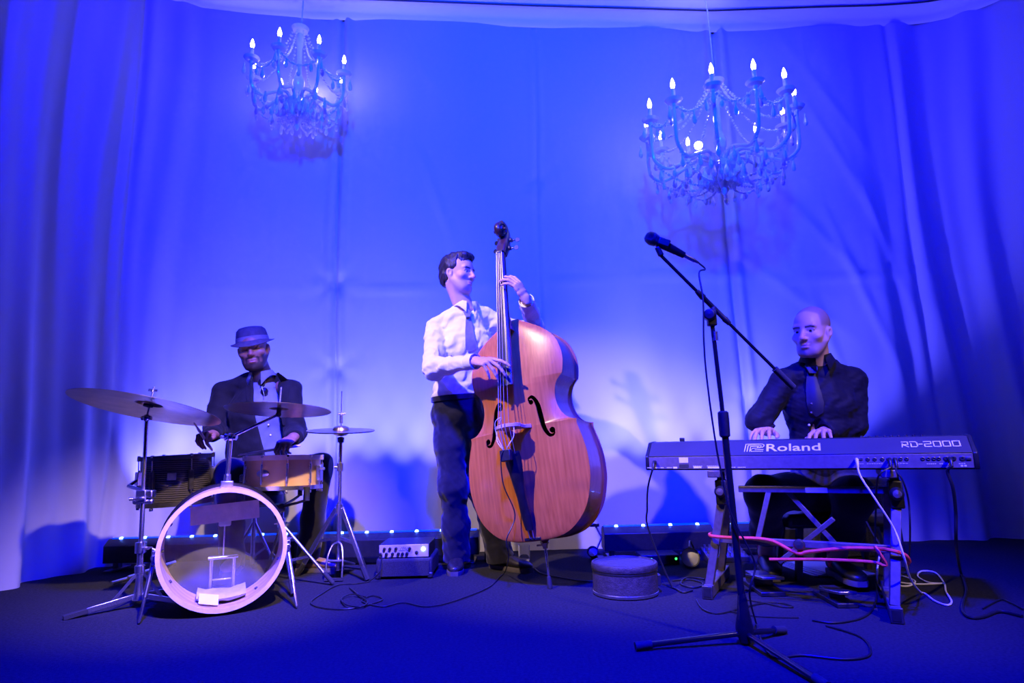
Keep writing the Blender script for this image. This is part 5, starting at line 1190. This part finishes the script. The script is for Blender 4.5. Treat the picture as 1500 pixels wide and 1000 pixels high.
def collar(parent, nb, up, fw, m, r=.066, h=.040, tip=.055, open_=.30, spread=.35, name='collar'):
    """turned-down shirt collar round the neck, open at the front, with points"""
    up, fw = nrm(up), A(fw); fw = nrm(fw-(fw@up)*up); rt = np.cross(fw, up); nb = A(nb); n = 27; inn, top, out = [], [], []
    for k in range(n):
        a = -PI+open_+(2*PI-2*open_)*k/(n-1)+PI; a = a      # angle from the front
        c = -(fw*-math.cos(a))+0; d = fw*math.cos(a)+rt*math.sin(a); q = abs(abs(((a+PI) % (2*PI))-PI)); fr_ = np.clip(1-(q-open_)/.9, 0, 1)
        hh = h*(1-.28*fr_); inn.append(nb+d*(r-.002)-up*.012); top.append(nb+d*(r*.97)+up*hh); out.append(nb+d*(r+.016+.012*fr_)+up*(hh*.15-tip*fr_**2*.75))
    mb = MB(); mb.add(inn+top+out+[o_-up*.003-(o_-nb)*.02 for o_ in out], [(j*n+k, j*n+k+1, (j+1)*n+k+1, (j+1)*n+k) for j in range(3) for k in range(n-1)])
    return part(name, mb, m, parent, ang=80)
# ------------------------------------------------------------------ bassist
def axes(right, up, yaw=0):
    u = nrm(up); r = A(right); r = nrm(r-(r@u)*u); f = np.cross(u, r); return r, f, u
M['whiteshirt'] = mat('white_shirt_cloth', (.80, .78, .80), .85, var=.03, vscale=30, bump=.25, bscale=28, sheen=.2)
M['blacktrouser'] = mat_c('dark_trouser_cloth', (.012, .011, .017), .8, var=.2, vscale=20, bump=.15, bscale=40, sheen=.2)
M['leather'] = mat('black_leather', (.02, .017, .018), .35, var=.3, vscale=50, bump=.1)
M['solem'] = mat('worn_sole', (.10, .085, .08), .7, var=.2)
M['browntie'] = mat('grey_violet_tie', (.16, .15, .24), .45, var=.15, vscale=60, sheen=.3)
M['hairdark'] = mat('dark_hair', (.020, .012, .010), .55, var=.4, vscale=60, bump=.5, bscale=90, stretch=(1, 1, .35))
YB = 3.60
pel, chest, nb = P(672, 592, YB), P(683, 505, YB), P(683, 449, YB-.01)
shR, shL = P(638, 480, YB+.0), P(729, 474, YB+.05)
elR, wrR = P(634, 539, YB-.20), P(697, 529, 3.12)
kn_ = B(.062, float(fby(1.64))-.040, 1.635)
elL, wrL = P(788, 490, YB+.03), P(770, 437, kn_[1]+.02)
hipR, hipL = P(659, 600, YB), P(690, 600, YB+.06)
knR, anR = P(663, 712, YB-.02), A(*G(667, 838)[:2], .09)+A(0, .10, 0)
knL, anL = P(704, 712, YB+.10), A(*G(735, 838)[:2], .09)+A(0, .10, 0)
t = thing('person', 'man in a white shirt and tie standing and plucking the double bass', 'person', A(pel[0], pel[1], 0))
az = math.radians(60); fw = A(math.sin(az), -math.cos(az), -.06); hu = A(.05, .02, 1)
hx, hy, hz = axes(np.cross(fw, hu), hu); hy = -hy if hy@fw < 0 else hy; hx = np.cross(hy, hz)
ho = P(671.5, 401, YB-.04); hs = 1.0
lo = np.min([pel, elR, wrR, wrL, elL, anR, anL, ho], 0)-A(.16, .18, .12); hi = np.max([pel, elR, wrR, wrL, elL, anR, anL, ho], 0)+A(.16, .2, .2)
V = Vol(lo, hi, .0038)
sd = nrm(shL-shR)
V.ecap(pel, lerp(pel, chest, .5), (.145, .10), (.125, .09), sd, .03); V.ecap(lerp(pel, chest, .5), chest, (.125, .09), (.15, .105), sd, .03); V.ecap(chest, lerp(chest, nb, .5), (.14, .09), (.085, .055), sd, .03)
for a, b, c in ((shR, elR, wrR), (shL, elL, wrL)): V.cap(lerp(a, nb, .3), a, .035, .040, .03); V.chain([a, b, c], [.046, .036, .026], .015)
for a, b, c in ((hipR, knR, anR), (hipL, knL, anL)): V.chain([a, b, c, c-A(0, 0, .04)], [.075, .05, .036, .034], .03)
L = head(V, ho, hx, hy, hz, nb, hs, nose=1.04)
# plucking hand: palm over the strings, fingers hooked down
dR = nrm(P(735, 531, 3.00)-wrR); hand(V, wrR, nrm(dR), A(-.30, .25, -.9), A(.35, .75, .45), [(.25, .25, .2), (.60, .35, .2), (.85, .35, .2), (1.0, .4, .2)], .14, 1.08, thumb=[dR*.8+A(.1, .5, -.1), dR*.9+A(.1, .3, -.3), dR+A(0, .1, -.4)])
# stopping hand: fingers round the neck from behind
dL = nrm(kn_-wrL); hand(V, wrL, dL, A(-.55, .75, -.35), A(-.3, .2, 1), [(.40, .45, .40), (.45, .5, .4), (.50, .5, .4), (.55, .5, .4)], .22, 1.08, thumb=[dL*.5+A(-.3, .6, .5), dL*.4+A(-.7, .4, .2), dL*.3+A(-.9, .2, .1)])
fc = face_col(ho, hx, hy, hz, hs, (.60, .35, .26), (.03, .018, .014), (.50, .20, .18), (.36, .25, .21), (.02, .012, .01),
              beardfn=lambda x, y, z: .55*sstep(-z, .045, .065)*sstep(y, -.01, .02)*(1-np.exp(-((z+.069)/.009)**2)*(np.abs(x) < .022)*(y > .07)))
body = V.build('body', M['skin'], t, fc)
eyes(t, L, hx, hy, hz, hs, (0, 1, -.05))
# hair
H = Vol(ho-A(.16, .16, .12), ho+A(.16, .16, .18), .0038); M3 = np.stack([hx, hy, hz], 1)
H.ell(L(0, -.024, .046), A(.085, .106, .090), M3, .0); H.ell(L(0, .040, .098), A(.060, .055, .034), M3, .02); H.ell(L(0, -.060, -.02), A(.072, .062, .07), M3, .03)
def facecut(X, Y, Z):
    q = [(X-ho[0])*a[0]+(Y-ho[1])*a[1]+(Z-ho[2])*a[2] for a in (hx, hy, hz)]; x, y, z = q
    ln = np.where(z > .062+.02*np.cos(x*40), 9., .052); side_ = np.where(z < .0, -.035, .032)
    lim = np.where(np.abs(x) > .056, side_, ln); lim = np.where(z < -.045, -.062, lim); return np.maximum(y-lim, -.03-0*z) if False else y-lim
_sl, X, Y, Z = H.blk(H.lo, ho+A(.16, .16, .18)); d = facecut(X, Y, Z); H.f[_sl] = np.maximum(H.f[_sl], d).astype(np.float32)
_q = (X-ho[0])*hz[0]+(Y-ho[1])*hz[1]+(Z-ho[2])*hz[2]; H.f[_sl] = np.maximum(H.f[_sl], -.075-_q).astype(np.float32)
H.wrinkle(.004, 90, 3); H.build('hair', M['hairdark'], t)
# shirt
Sv = Vol(lo, hi, .0055)
wz = lerp(pel, chest, .12)
Sv.ecap(pel+A(0, 0, .03), lerp(pel, chest, .5), (.150, .110), (.140, .105), sd, .03); Sv.ecap(lerp(pel, chest, .5), chest, (.140, .105), (.162, .118), sd, .03); Sv.ecap(chest, lerp(chest, nb, .62), (.162, .118), (.105, .074), sd, .04)
Sv.cap(lerp(shR, nb, .75), shR, .050, .058, .04); Sv.cap(lerp(shL, nb, .75), shL, .050, .058, .04)
dFR, dFL = nrm(wrR-elR), nrm(wrL-elL)
Sv.chain([shR, elR, wrR], [.062, .053, .036], .015); Sv.chain([shL, elL, wrL], [.062, .056, .038], .015)
Sv.ell(elR+A(.02, 0, -.015), (.055, .05, .05), None, .03); Sv.ell(elL+A(0, 0, -.02), (.058, .052, .05), None, .03)
Sv.wrinkle(.009, 30, 5, (1, 1, 1.3)); Sv.wrinkle(.004, 75, 8, (1, 1, 1.6))
Sv.cutplane(wrR-dFR*.012, dFR, .07); Sv.cutplane(wrL-dFL*.03, dFL, .07); Sv.cutplane(pel+A(0, 0, .025), (0, 0, -1), .25)
Sv.build('shirt', M['whiteshirt'], t)
cuff(t, wrR-dFR*.014, dFR, .040, .060, M['whiteshirt']); cuff(t, wrL-dFL*.034, dFL, .041, .060, M['whiteshirt'])
part('button', MB().sph(wrL-dFL*.06+A(-.006, -.042, 0), .005, 8), M['solem'], t)
collar(t, nb+A(.002, -.004, -.010), A(.03, .0, 1), A(.35, -1, 0), M['whiteshirt'], .064, .042, .06, .26)
def drape_px(name, pts, Vv, m, parent, Yg, **kw):
    """strip given by photo pixels of its middle line and half width in metres"""
    return drape(name, [(*(lambda q: (q[0], q[2]))(P(a, b, Yg)), w_) for a, b, w_ in pts], Vv, m, parent, ydef=Yg, **kw)
drape_px('tie_knot', [(683.5, 452, .012), (684, 455, .022), (685, 460, .018), (685.5, 464, .012)], Sv, M['browntie'], t, YB-.10, th=.016, off=.012)
drape_px('tie', [(685.5, 462, .012), (686.5, 470, .018), (688, 485, .024), (689, 495, .027), (690, 506, .030), (690.5, 512, .030), (691, 515, .012)], Sv, M['browntie'], t, YB-.10, th=.006, off=.004)
# trousers, belt, shoes
Tv = Vol(A(lo[0], lo[1], -.02), A(hi[0], hi[1], pel[2]+.12), .0055)
Tv.ecap(pel-A(0, 0, .04), pel+A(0, 0, .02), (.152, .120), (.148, .112), sd, .04)
for a, b, c in ((hipR, knR, anR), (hipL, knL, anL)):
    Tv.chain([a-A(0, 0, .03), lerp(a, b, .45), b, lerp(b, c, .6), c-A(0, 0, .045)], [.098, .088, .076, .072, .078], .05)
    Tv.cutplane(c-A(0, 0, .052), (0, 0, -1), .14)
Tv.cutplane(pel+A(0, 0, .045), (0, 0, 1), .25); Tv.wrinkle(.006, 20, 11, (1.6, 1.6, .5)); Tv.wrinkle(.003, 60, 12, (1, 1, 1.4))
Tv.build('trousers', M['blacktrouser'], t)
u_ = sd*A(1, 1, 0); rg = lambda z, k: [pel+A(0, 0, z)+nrm(sd)*(.156+k)*math.cos(a)+A(0, 1, 0)*(.120+k)*math.sin(a) for a in np.linspace(0, 2*PI, 48, endpoint=False)]
part('belt', MB().loft([rg(.020, .0), rg(.022, .004), rg(.050, .004), rg(.052, 0)], cap=False), M['leather'], t)
shoe(t, A(*(anR+A(-.0, .05, 0))[:2], 0), A(.02, -1, 0), 1.0, M['leather'], M['solem']); shoe(t, A(*(anL+A(-.04, .03, 0))[:2], 0), A(.8, -.62, 0), 1.0, M['leather'], M['solem'])
# ------------------------------------------------------------------ drummer
M['jacket'] = mat_c('navy_jacket_cloth', (.010, .010, .013), .8, var=.2, vscale=25, bump=.12, bscale=50, sheen=.03)
M['greyshirt'] = mat_c('grey_blue_shirt', (.13, .16, .24), .8, var=.06, vscale=30, bump=.2, bscale=40)
M['hat'] = mat_c('grey_violet_felt', (.075, .068, .085), .9, var=.12, vscale=40, bump=.2, bscale=200)
M['hatband'] = mat('hat_band', (.16, .15, .18), .8, var=.1)
M['tan'] = mat('tan_suede', (.34, .20, .13), .85, var=.15, vscale=30, bump=.2)
YD = 3.66
pel, chest, nb = P(376, 690, YD+.02), P(380, 604, YD-.02), P(384, 549, YD-.04)
shR, shL = P(328, 574, YD-.02), P(424, 573, YD-.02)
elR, wrR = P(315, 626, YD-.06), P(311, 637, YD-.28)
elL, wrL = P(433, 634, YD-.05), P(429, 641, YD-.24)
hipR, hipL = P(358, 694, YD), P(396, 694, YD+.04)
knR = P(337, 692, 3.36); anR = A(knR[0]-.0, 3.44, .12)
knL = P(469, 684, 3.65); anL = A(-1.22, 3.73, .09)
t = thing('person', 'man in a small brimmed hat and dark jacket playing the drums', 'person', A(pel[0], pel[1], 0))
az = math.radians(15); fw = A(math.sin(az), -math.cos(az), -.30); hu = A(-.15, -.14, 1)
hz = nrm(hu); hy = A(fw); hy = nrm(hy-(hy@hz)*hz); hx = np.cross(hy, hz)
ho = P(371, 511, YD-.08); hs = 1.06
lo = np.min([pel, elR, wrR, wrL, elL, anR, anL, knR, knL, ho], 0)-A(.15, .22, .12); hi = np.max([pel, elR, wrR, wrL, elL, anR, anL, ho], 0)+A(.15, .2, .18)
V = Vol(lo, hi, .0038); sd = nrm(shL-shR)
V.ecap(pel, chest, (.13, .10), (.14, .10), sd, .03); V.ecap(chest, lerp(chest, nb, .5), (.14, .09), (.085, .055), sd, .03)
for a, b, c in ((shR, elR, wrR), (shL, elL, wrL)): V.cap(lerp(a, nb, .3), a, .035, .040, .03); V.chain([a, b, c], [.044, .036, .026], .015)
for a, b, c in ((hipR, knR, anR), (hipL, knL, anL)): V.chain([a, b, c, c-A(0, 0, .04)], [.075, .05, .036, .034], .03)
L = head(V, ho, hx, hy, hz, nb, hs, lids=True, nose=.99)
gr = [(.95, .95, .5), (1.0, 1.0, .5), (1.05, 1.0, .5), (1.1, 1.0, .5)]
dR = nrm(A(-.15, -1, .05)); hand(V, wrR, dR, A(.15, .1, -1), A(1, 0, .2), gr, .02, 1.0, thumb=[dR*.8+A(.5, 0, -.3), dR+A(.1, 0, -.5), dR*.8+A(-.3, 0, -.6)])
dL = nrm(A(-.25, -.85, -.35)); hand(V, wrL, dL, A(.2, .25, -1), A(-1, .2, .2), gr, .02, 1.0, thumb=[dL*.8+A(-.5, 0, -.3), dL+A(-.1, 0, -.5), dL*.8+A(.3, 0, -.6)])
bd_ = lambda x, y, z: np.clip(.95*(sstep(-z, .076, .088)*sstep(y, -.02, .02)+sstep(np.abs(x), .036, .052)*sstep(-z, .03, .05)*sstep(y, -.03, .0)+.9*np.exp(-((z+.052)/.0055)**2)*(np.abs(x) < .032)*(y > .06)+np.exp(-((np.abs(x)-.032)/.007)**2)*(z < -.05)*(z > -.085)*(y > .04)), 0, .95)
fc = face_col(ho, hx, hy, hz, hs, (.24, .115, .075), (.012, .008, .007), (.27, .11, .10), (.015, .010, .009), (.012, .009, .008), beardfn=bd_, lids=True,
              hairfn=lambda x, y, z: .95*np.clip(sstep(-y, -.005, .02)*sstep(z, -.06, -.03)+0, 0, 1)*(np.abs(x) < .074))
V.build('body', M['skin'], t, fc)
# hat: crown, band, dipped brim
def hatring(r0, r1, z, dip=0., n=48, tilt=0.):
    return [L(r0*math.cos(a), -.018+r1*math.sin(a), z+dip*(abs(math.cos(a))**2)*1.0-tilt*math.sin(a)) for a in np.linspace(0, 2*PI, n, endpoint=False)]
cr = [hatring(.084, .104, .038), hatring(.085, .104, .050), hatring(.082, .099, .080), hatring(.076, .092, .106), hatring(.062, .078, .120), hatring(.042, .060, .124), hatring(.018, .040, .116), hatring(.004, .02, .113)]
hat_ = part('hat', MB().loft(cr), M['hat'], t, ang=60)
part('brim', MB().loft([hatring(.082, .102, .042), hatring(.098, .118, .036, .002, tilt=.006), hatring(.113, .140, .026, .012, tilt=.020), hatring(.115, .142, .029, .012, tilt=.020), hatring(.099, .119, .040, .002, tilt=.006), hatring(.082, .102, .046)], cap=False), M['hat'], hat_, ang=60)
part('hat_band', MB().loft([hatring(.086, .105, .044), hatring(.0875, .1065, .045), hatring(.0855, .104, .066), hatring(.083, .102, .067)], cap=False), M['hatband'], hat_)
# shirt front
Sv = Vol(lo, A(hi[0], hi[1], nb[2]+.06), .0055)
Sv.ecap(pel+A(0, 0, .02), chest, (.145, .115), (.152, .116), sd, .03); Sv.ecap(chest, lerp(chest, nb, .62), (.152, .116), (.095, .070), sd, .04)
Sv.wrinkle(.005, 30, 25, (1.4, 1, .8)); Sv.build('shirt', M['greyshirt'], t)
collar(t, nb+A(0, -.006, -.012), A(-.06, -.05, 1), A(-.1, -1, 0), M['greyshirt'], .066, .036, .075, .42)
# jacket, open at the front
Jv = Vol(lo, A(hi[0], hi[1], nb[2]+.08), .0055)
Jv.ecap(pel-A(0, 0, .02), lerp(pel, chest, .5), (.175, .142), (.165, .136), sd, .03); Jv.ecap(lerp(pel, chest, .5), chest, (.165, .136), (.172, .136), sd, .03); Jv.ecap(chest, lerp(chest, nb, .62), (.172, .134), (.115, .085), sd, .04)
for a, b, c in ((shR, elR, wrR), (shL, elL, wrL)):
    Jv.cap(lerp(a, nb, .8)+A(0,0,-.01), a, .050, .064, .04); Jv.chain([a, b, c], [.068, .060, .046], .02)
Jv.wrinkle(.006, 26, 31, (1.2, 1, .9)); Jv.wrinkle(.003, 70, 33)
for c, e in ((wrR, elR), (wrL, elL)): Jv.cutplane(c-nrm(c-e)*.015, c-e, .08)
q0, q1, q2, q3 = P(368, 545, YD-.1), P(384, 648, YD-.1), P(404, 545, YD-.1), P(412, 648, YD-.1)
def opening(X, Y, Z):
    tt = (Z-q0[2])/(q1[2]-q0[2]); xl = q0[0]+(q1[0]-q0[0])*tt; xr = q2[0]+(q3[0]-q2[0])*tt
    return np.maximum(np.maximum(xl-X, X-xr), Y-(YD-.02))
# inside the opening nothing of the jacket is left
sl, X, Y, Z = Jv.blk(Jv.lo, A(hi[0], hi[1], nb[2]+.08)); Jv.f[sl] = np.maximum(Jv.f[sl], -opening(X, Y, Z)).astype(np.float32)
Jv.build('jacket', M['jacket'], t)
drape_px('lapel', [(366, 546, .006), (364, 556, .022), (364, 566, .030), (367, 580, .026), (372, 600, .018), (378, 622, .006)], Jv, M['jacket'], t, YD-.15, th=.006)
drape_px('lapel', [(407, 546, .006), (410, 556, .022), (411, 566, .030), (410, 580, .026), (410, 600, .018), (411, 622, .006)], Jv, M['jacket'], t, YD-.15, th=.006)
for y in (590, 606, 622, 637):
    p = P(392+(y-590)*.06, y, YD-.1); part('button', MB().sph((p[0], Sv.front(p[0], p[2], YD-.1)-.002, p[2]), .0055, 8), M['paper'], t)
# trousers and shoes
Tv = Vol(A(lo[0], lo[1], -.02), A(hi[0], hi[1], pel[2]+.15), .006)
Tv.ecap(pel-A(0, 0, .03), pel+A(0, 0, .06), (.16, .13), (.15, .12), sd, .04)
for a, b, c in ((hipR, knR, anR), (hipL, knL, anL)):
    Tv.chain([a, b], [.090, .072], .05); Tv.chain([b, lerp(b, c, .6), c-A(0, 0, .03)], [.072, .064, .064], .04); Tv.cutplane(c-A(0, 0, .035), (0, 0, -1), .12)
Tv.wrinkle(.006, 22, 41); Tv.build('trousers', M['blacktrouser'], t)
shoe(t, A(anR[0]+.01, anR[1]+.03, .075), A(.25, -1, .05), 1., M['tan'], M['solem']); shoe(t, A(anL[0]-.04, anL[1]+.0, 0), A(1, .0, 0), .95, M['tan'], M['solem'])
# drum sticks
M['stick'] = mat('hickory_stick', (.62, .48, .36), .45, var=.12, vscale=40)
def stick(a, b, label):
    a, b = A(a), A(b); d = nrm(b-a); solo('drum_stick', MB().tube([a, a+d*.02, lerp(a, b, .75), b-d*.025, b-d*.012, b], [.005, .0075, .0072, .0042, .0055, .003], 10), M['stick'], label, 'drum stick', (a+b)/2)
gR = wrR+dR*.095+A(0, 0, -.018); gL = wrL+dL*.095+A(.0, 0, -.018)
stick(gR+A(.05, .03, -.07), P(284, 619, gR[1]-.10), 'drum stick raised in the hand beside the tom'); stick(gL+A(.07, .08, .01), A(gL[0]-.20, gL[1]-.08, sc[2]+sh+.022), 'drum stick lying over the maple snare drum head')
# sunglasses hung on the shirt
p = P(383, 563, YD-.1); yy = Sv.front(p[0], p[2], YD-.12)-.016
g = thing('sunglasses', 'dark sunglasses hung on the front of the grey shirt', 'sunglasses', (p[0], yy, p[2]))
for i, (a, b) in enumerate(((382, 559), (386.5, 573))):
    q = P(a, b, yy); yq = Sv.front(q[0], q[2], yy)-.014; part('lens', MB().lathe([(0, .004), (.020, .002), (.021, -.002), (0, -.004)], (q[0], yq, q[2]), (.1, -1, .1), 20), M['blackgloss'], g)
    part('rim', MB().tube([A(q[0]+.021*math.cos(a_), yq-.002, q[2]+.021*math.sin(a_)) for a_ in np.linspace(0, 2*PI, 20, endpoint=False)], .0022, 6, closed=True), M['darkmetal'], g)
q = P(385, 585, yy); part('temple', MB().tube([P(384, 566, yy)-A(0, .006, 0), P(388, 578, yy)-A(0, .01, 0), P(387, 590, yy)-A(0, .006, 0)], .002, 6), M['steel'], g)
# ------------------------------------------------------------------ pianist
M['blackshirt'] = mat_c('black_shirt_cloth', (.008, .0075, .012), .65, var=.2, vscale=25, bump=.2, bscale=40, sheen=.03)
M['blacktie'] = mat('black_tie', (.006, .005, .008), .55, var=.2, vscale=60)
M['redsock'] = mat('red_patterned_sock', (.55, .06, .10), .9, var=.7, vscale=90, bump=.2)
YP = 3.20
pel, chest, nb = P(1208, 700, YP+.05), P(1203, 592, YP-.01), P(1195, 527, YP-.05)
shR, shL = P(1146, 560, YP-.02), P(1249, 558, YP-.02)
elR, wrR = P(1112, 616, YP-.03), P(1125, 631, 3.03+.12)
elL, wrL = P(1250, 622, YP-.04), P(1207, 633, 2.97+.10)
hipR, hipL = P(1185, 716, YP+.02), P(1232, 716, YP+.02)
knR = P(1120, 724, 3.04); anR = A(*G(1133, 842)[:2], .10)+A(0, .06, 0)
knL = P(1252, 726, 2.94); anL = A(*G(1240, 856)[:2], .12)+A(0, .06, 0)
t = thing('person', 'man in a black shirt and black tie seated at the stage piano', 'person', A(pel[0], pel[1], 0))
az = math.radians(-50); hz = nrm(A(-.03, -.06, 1)); hy = A(math.sin(az), -math.cos(az), -.02); hy = nrm(hy-(hy@hz)*hz); hx = np.cross(hy, hz)
ho = P(1189, 486, YP-.11); hs = 1.07
lo = np.min([pel, elR, wrR, wrL, elL, anR, anL, knR, knL, ho], 0)-A(.18, .24, .12); hi = np.max([pel, elR, wrR, wrL, elL, anR, anL, ho], 0)+A(.18, .2, .18)
V = Vol(lo, hi, .0038); sd = nrm(shL-shR)
V.ecap(pel, chest, (.14, .11), (.15, .11), sd, .03); V.ecap(chest, lerp(chest, nb, .5), (.15, .10), (.09, .06), sd, .03)
for a, b, c in ((shR, elR, wrR), (shL, elL, wrL)): V.cap(lerp(a, nb, .3), a, .038, .044, .03); V.chain([a, b, c], [.048, .040, .028], .015)
for a, b, c in ((hipR, knR, anR), (hipL, knL, anL)): V.chain([a, b, c, c-A(0, 0, .04)], [.08, .055, .038, .036], .03)
L = head(V, ho, hx, hy, hz, nb, hs, jaw=1.02, nose=1.02)
pl_ = [(.35, .45, .35), (.30, .5, .35), (.32, .5, .35), (.4, .5, .35)]
dR = nrm(-kn*-1*-1+A(-.35, 0, 0)) if False else nrm(kn*1.0+A(-.25, 0, .06)); hand(V, wrR, dR, A(0, -.05, -1), A(1, -.3, 0), pl_, .16, 1.08)
dL = nrm(kn*1.0+A(-.15, 0, .05)); hand(V, wrL, dL, A(0, -.05, -1), A(-1, -.2, 0), pl_, .16, 1.08)
st_ = lambda x, y, z: np.clip(.55*sstep(-z, .042, .060)*sstep(y, -.02, .01)+.22*np.exp(-((z+.052)/.007)**2)*(np.abs(x) < .03)*(y > .06), 0, .62)
hf = lambda x, y, z: .62*np.clip(sstep(z-.55*np.clip(y, -.1, .1), .048, .068)*sstep(-y, -.075, -.045)+sstep(-y, .0, .02)*sstep(z, -.055, -.03)*(np.abs(x) < .078)+sstep(np.abs(x), .05, .062)*sstep(z, .012, .03)*sstep(-y, -.05, -.035), 0, 1)
fc = face_col(ho, hx, hy, hz, hs, (.58, .34, .25), (.035, .02, .015), (.50, .22, .20), (.10, .062, .050), (.10, .07, .06), beardfn=st_, hairfn=hf)
V.build('body', M['skin'], t, fc); eyes(t, L, hx, hy, hz, hs, (-.10, 1, 0))
Sv = Vol(lo, A(hi[0], hi[1], nb[2]+.06), .0055)
Sv.ecap(pel+A(0, 0, .0), lerp(pel, chest, .5), (.158, .135), (.158, .130), sd, .03); Sv.ecap(lerp(pel, chest, .5), chest, (.158, .130), (.180, .135), sd, .03); Sv.ecap(chest, lerp(chest, nb, .62), (.180, .132), (.110, .080), sd, .04)
dFR, dFL = nrm(wrR-elR), nrm(wrL-elL)
for a, b, c in ((shR, elR, wrR), (shL, elL, wrL)):
    Sv.cap(lerp(a, nb, .8)+A(0,0,-.012), a, .048, .064, .04); Sv.chain([a, b, c], [.068, .062, .044], .02)
Sv.wrinkle(.006, 30, 51, (1, 1, 1.2)); Sv.wrinkle(.003, 75, 53); Sv.cutplane(wrR-dFR*.005, dFR, .07); Sv.cutplane(wrL-dFL*.005, dFL, .07)
Sv.build('shirt', M['blackshirt'], t)
cuff(t, wrR-dFR*.01, dFR, .044, .055, M['blackshirt']); cuff(t, wrL-dFL*.01, dFL, .044, .055, M['blackshirt'])
collar(t, nb+A(0, -.006, -.014), A(-.03, -.04, 1), A(-.2, -1, 0), M['blackshirt'], .072, .044, .075, .30)
drape_px('tie_knot', [(1191, 531, .014), (1191.5, 535, .026), (1192, 541, .020), (1192, 546, .014)], Sv, M['blacktie'], t, YP-.14, th=.016, off=.012)
drape_px('tie', [(1192, 543, .014), (1192.5, 552, .022), (1193.5, 570, .030), (1195, 590, .036), (1196, 604, .030), (1196.5, 610, .004)], Sv, M['blacktie'], t, YP-.14, th=.006, off=.004)
for x, y in ((1190, 591), (1190, 604), (1191.5, 622)):
    p = P(x, y, YP-.14); part('button', MB().sph((p[0], Sv.front(p[0], p[2], YP-.14)-.008, p[2]), .006, 8), M['paper'] if y > 610 else M['solem'], t)
Tv = Vol(A(lo[0], lo[1], -.02), A(hi[0], hi[1], pel[2]+.1), .006)
Tv.ecap(pel-A(0, 0, .04), pel+A(0, 0, .03), (.17, .14), (.155, .13), sd, .04)
for a, b, c in ((hipR, knR, anR), (hipL, knL, anL)):
    Tv.chain([a, b], [.10, .085], .05); Tv.chain([b, lerp(b, c, .6), c+A(0, 0, .08)], [.085, .072, .070], .04); Tv.cutplane(c+A(0, 0, .075), (0, 0, -1), .12)
Tv.wrinkle(.006, 22, 61); Tv.build('trousers', M['blacktrouser'], t)
for c in (anR, anL): part('sock', MB().tube([c-A(0, 0, .05), c-A(0, 0, .0), c+A(0, 0, .12)], [.046, .045, .050], 20), M['redsock'], t)
M['boot'] = mat('dark_blue_leather', (.018, .018, .020), .4, var=.3, vscale=40)
shoe(t, A(anR[0]+.0, anR[1]+.05, 0.004), A(-.2, -1, 0), 1.08, M['boot'], M['solem'], h=.062); shoe(t, A(anL[0], anL[1]+.05, .03), A(-.05, -1, -.05), 1.08, M['boot'], M['solem'], h=.062)
# bench
b0 = A(P(1208, 700, YP+.10)); b0[2] = 0; sz = pel[2]-.20
bt_ = thing('piano_bench', 'low black padded bench under the seated piano player', 'bench', b0)
part('seat', MB().box(b0+A(0, 0, sz), (.56, .32, .07)), M['black'], bt_, bevel=.02)
for i in (-1, 1):
    for j in (-1, 1): part('leg', MB().bar(b0+A(i*.24, j*.12, 0), b0+A(i*.20, j*.10, sz-.02), .028, .028), M['darkmetal'], bt_)
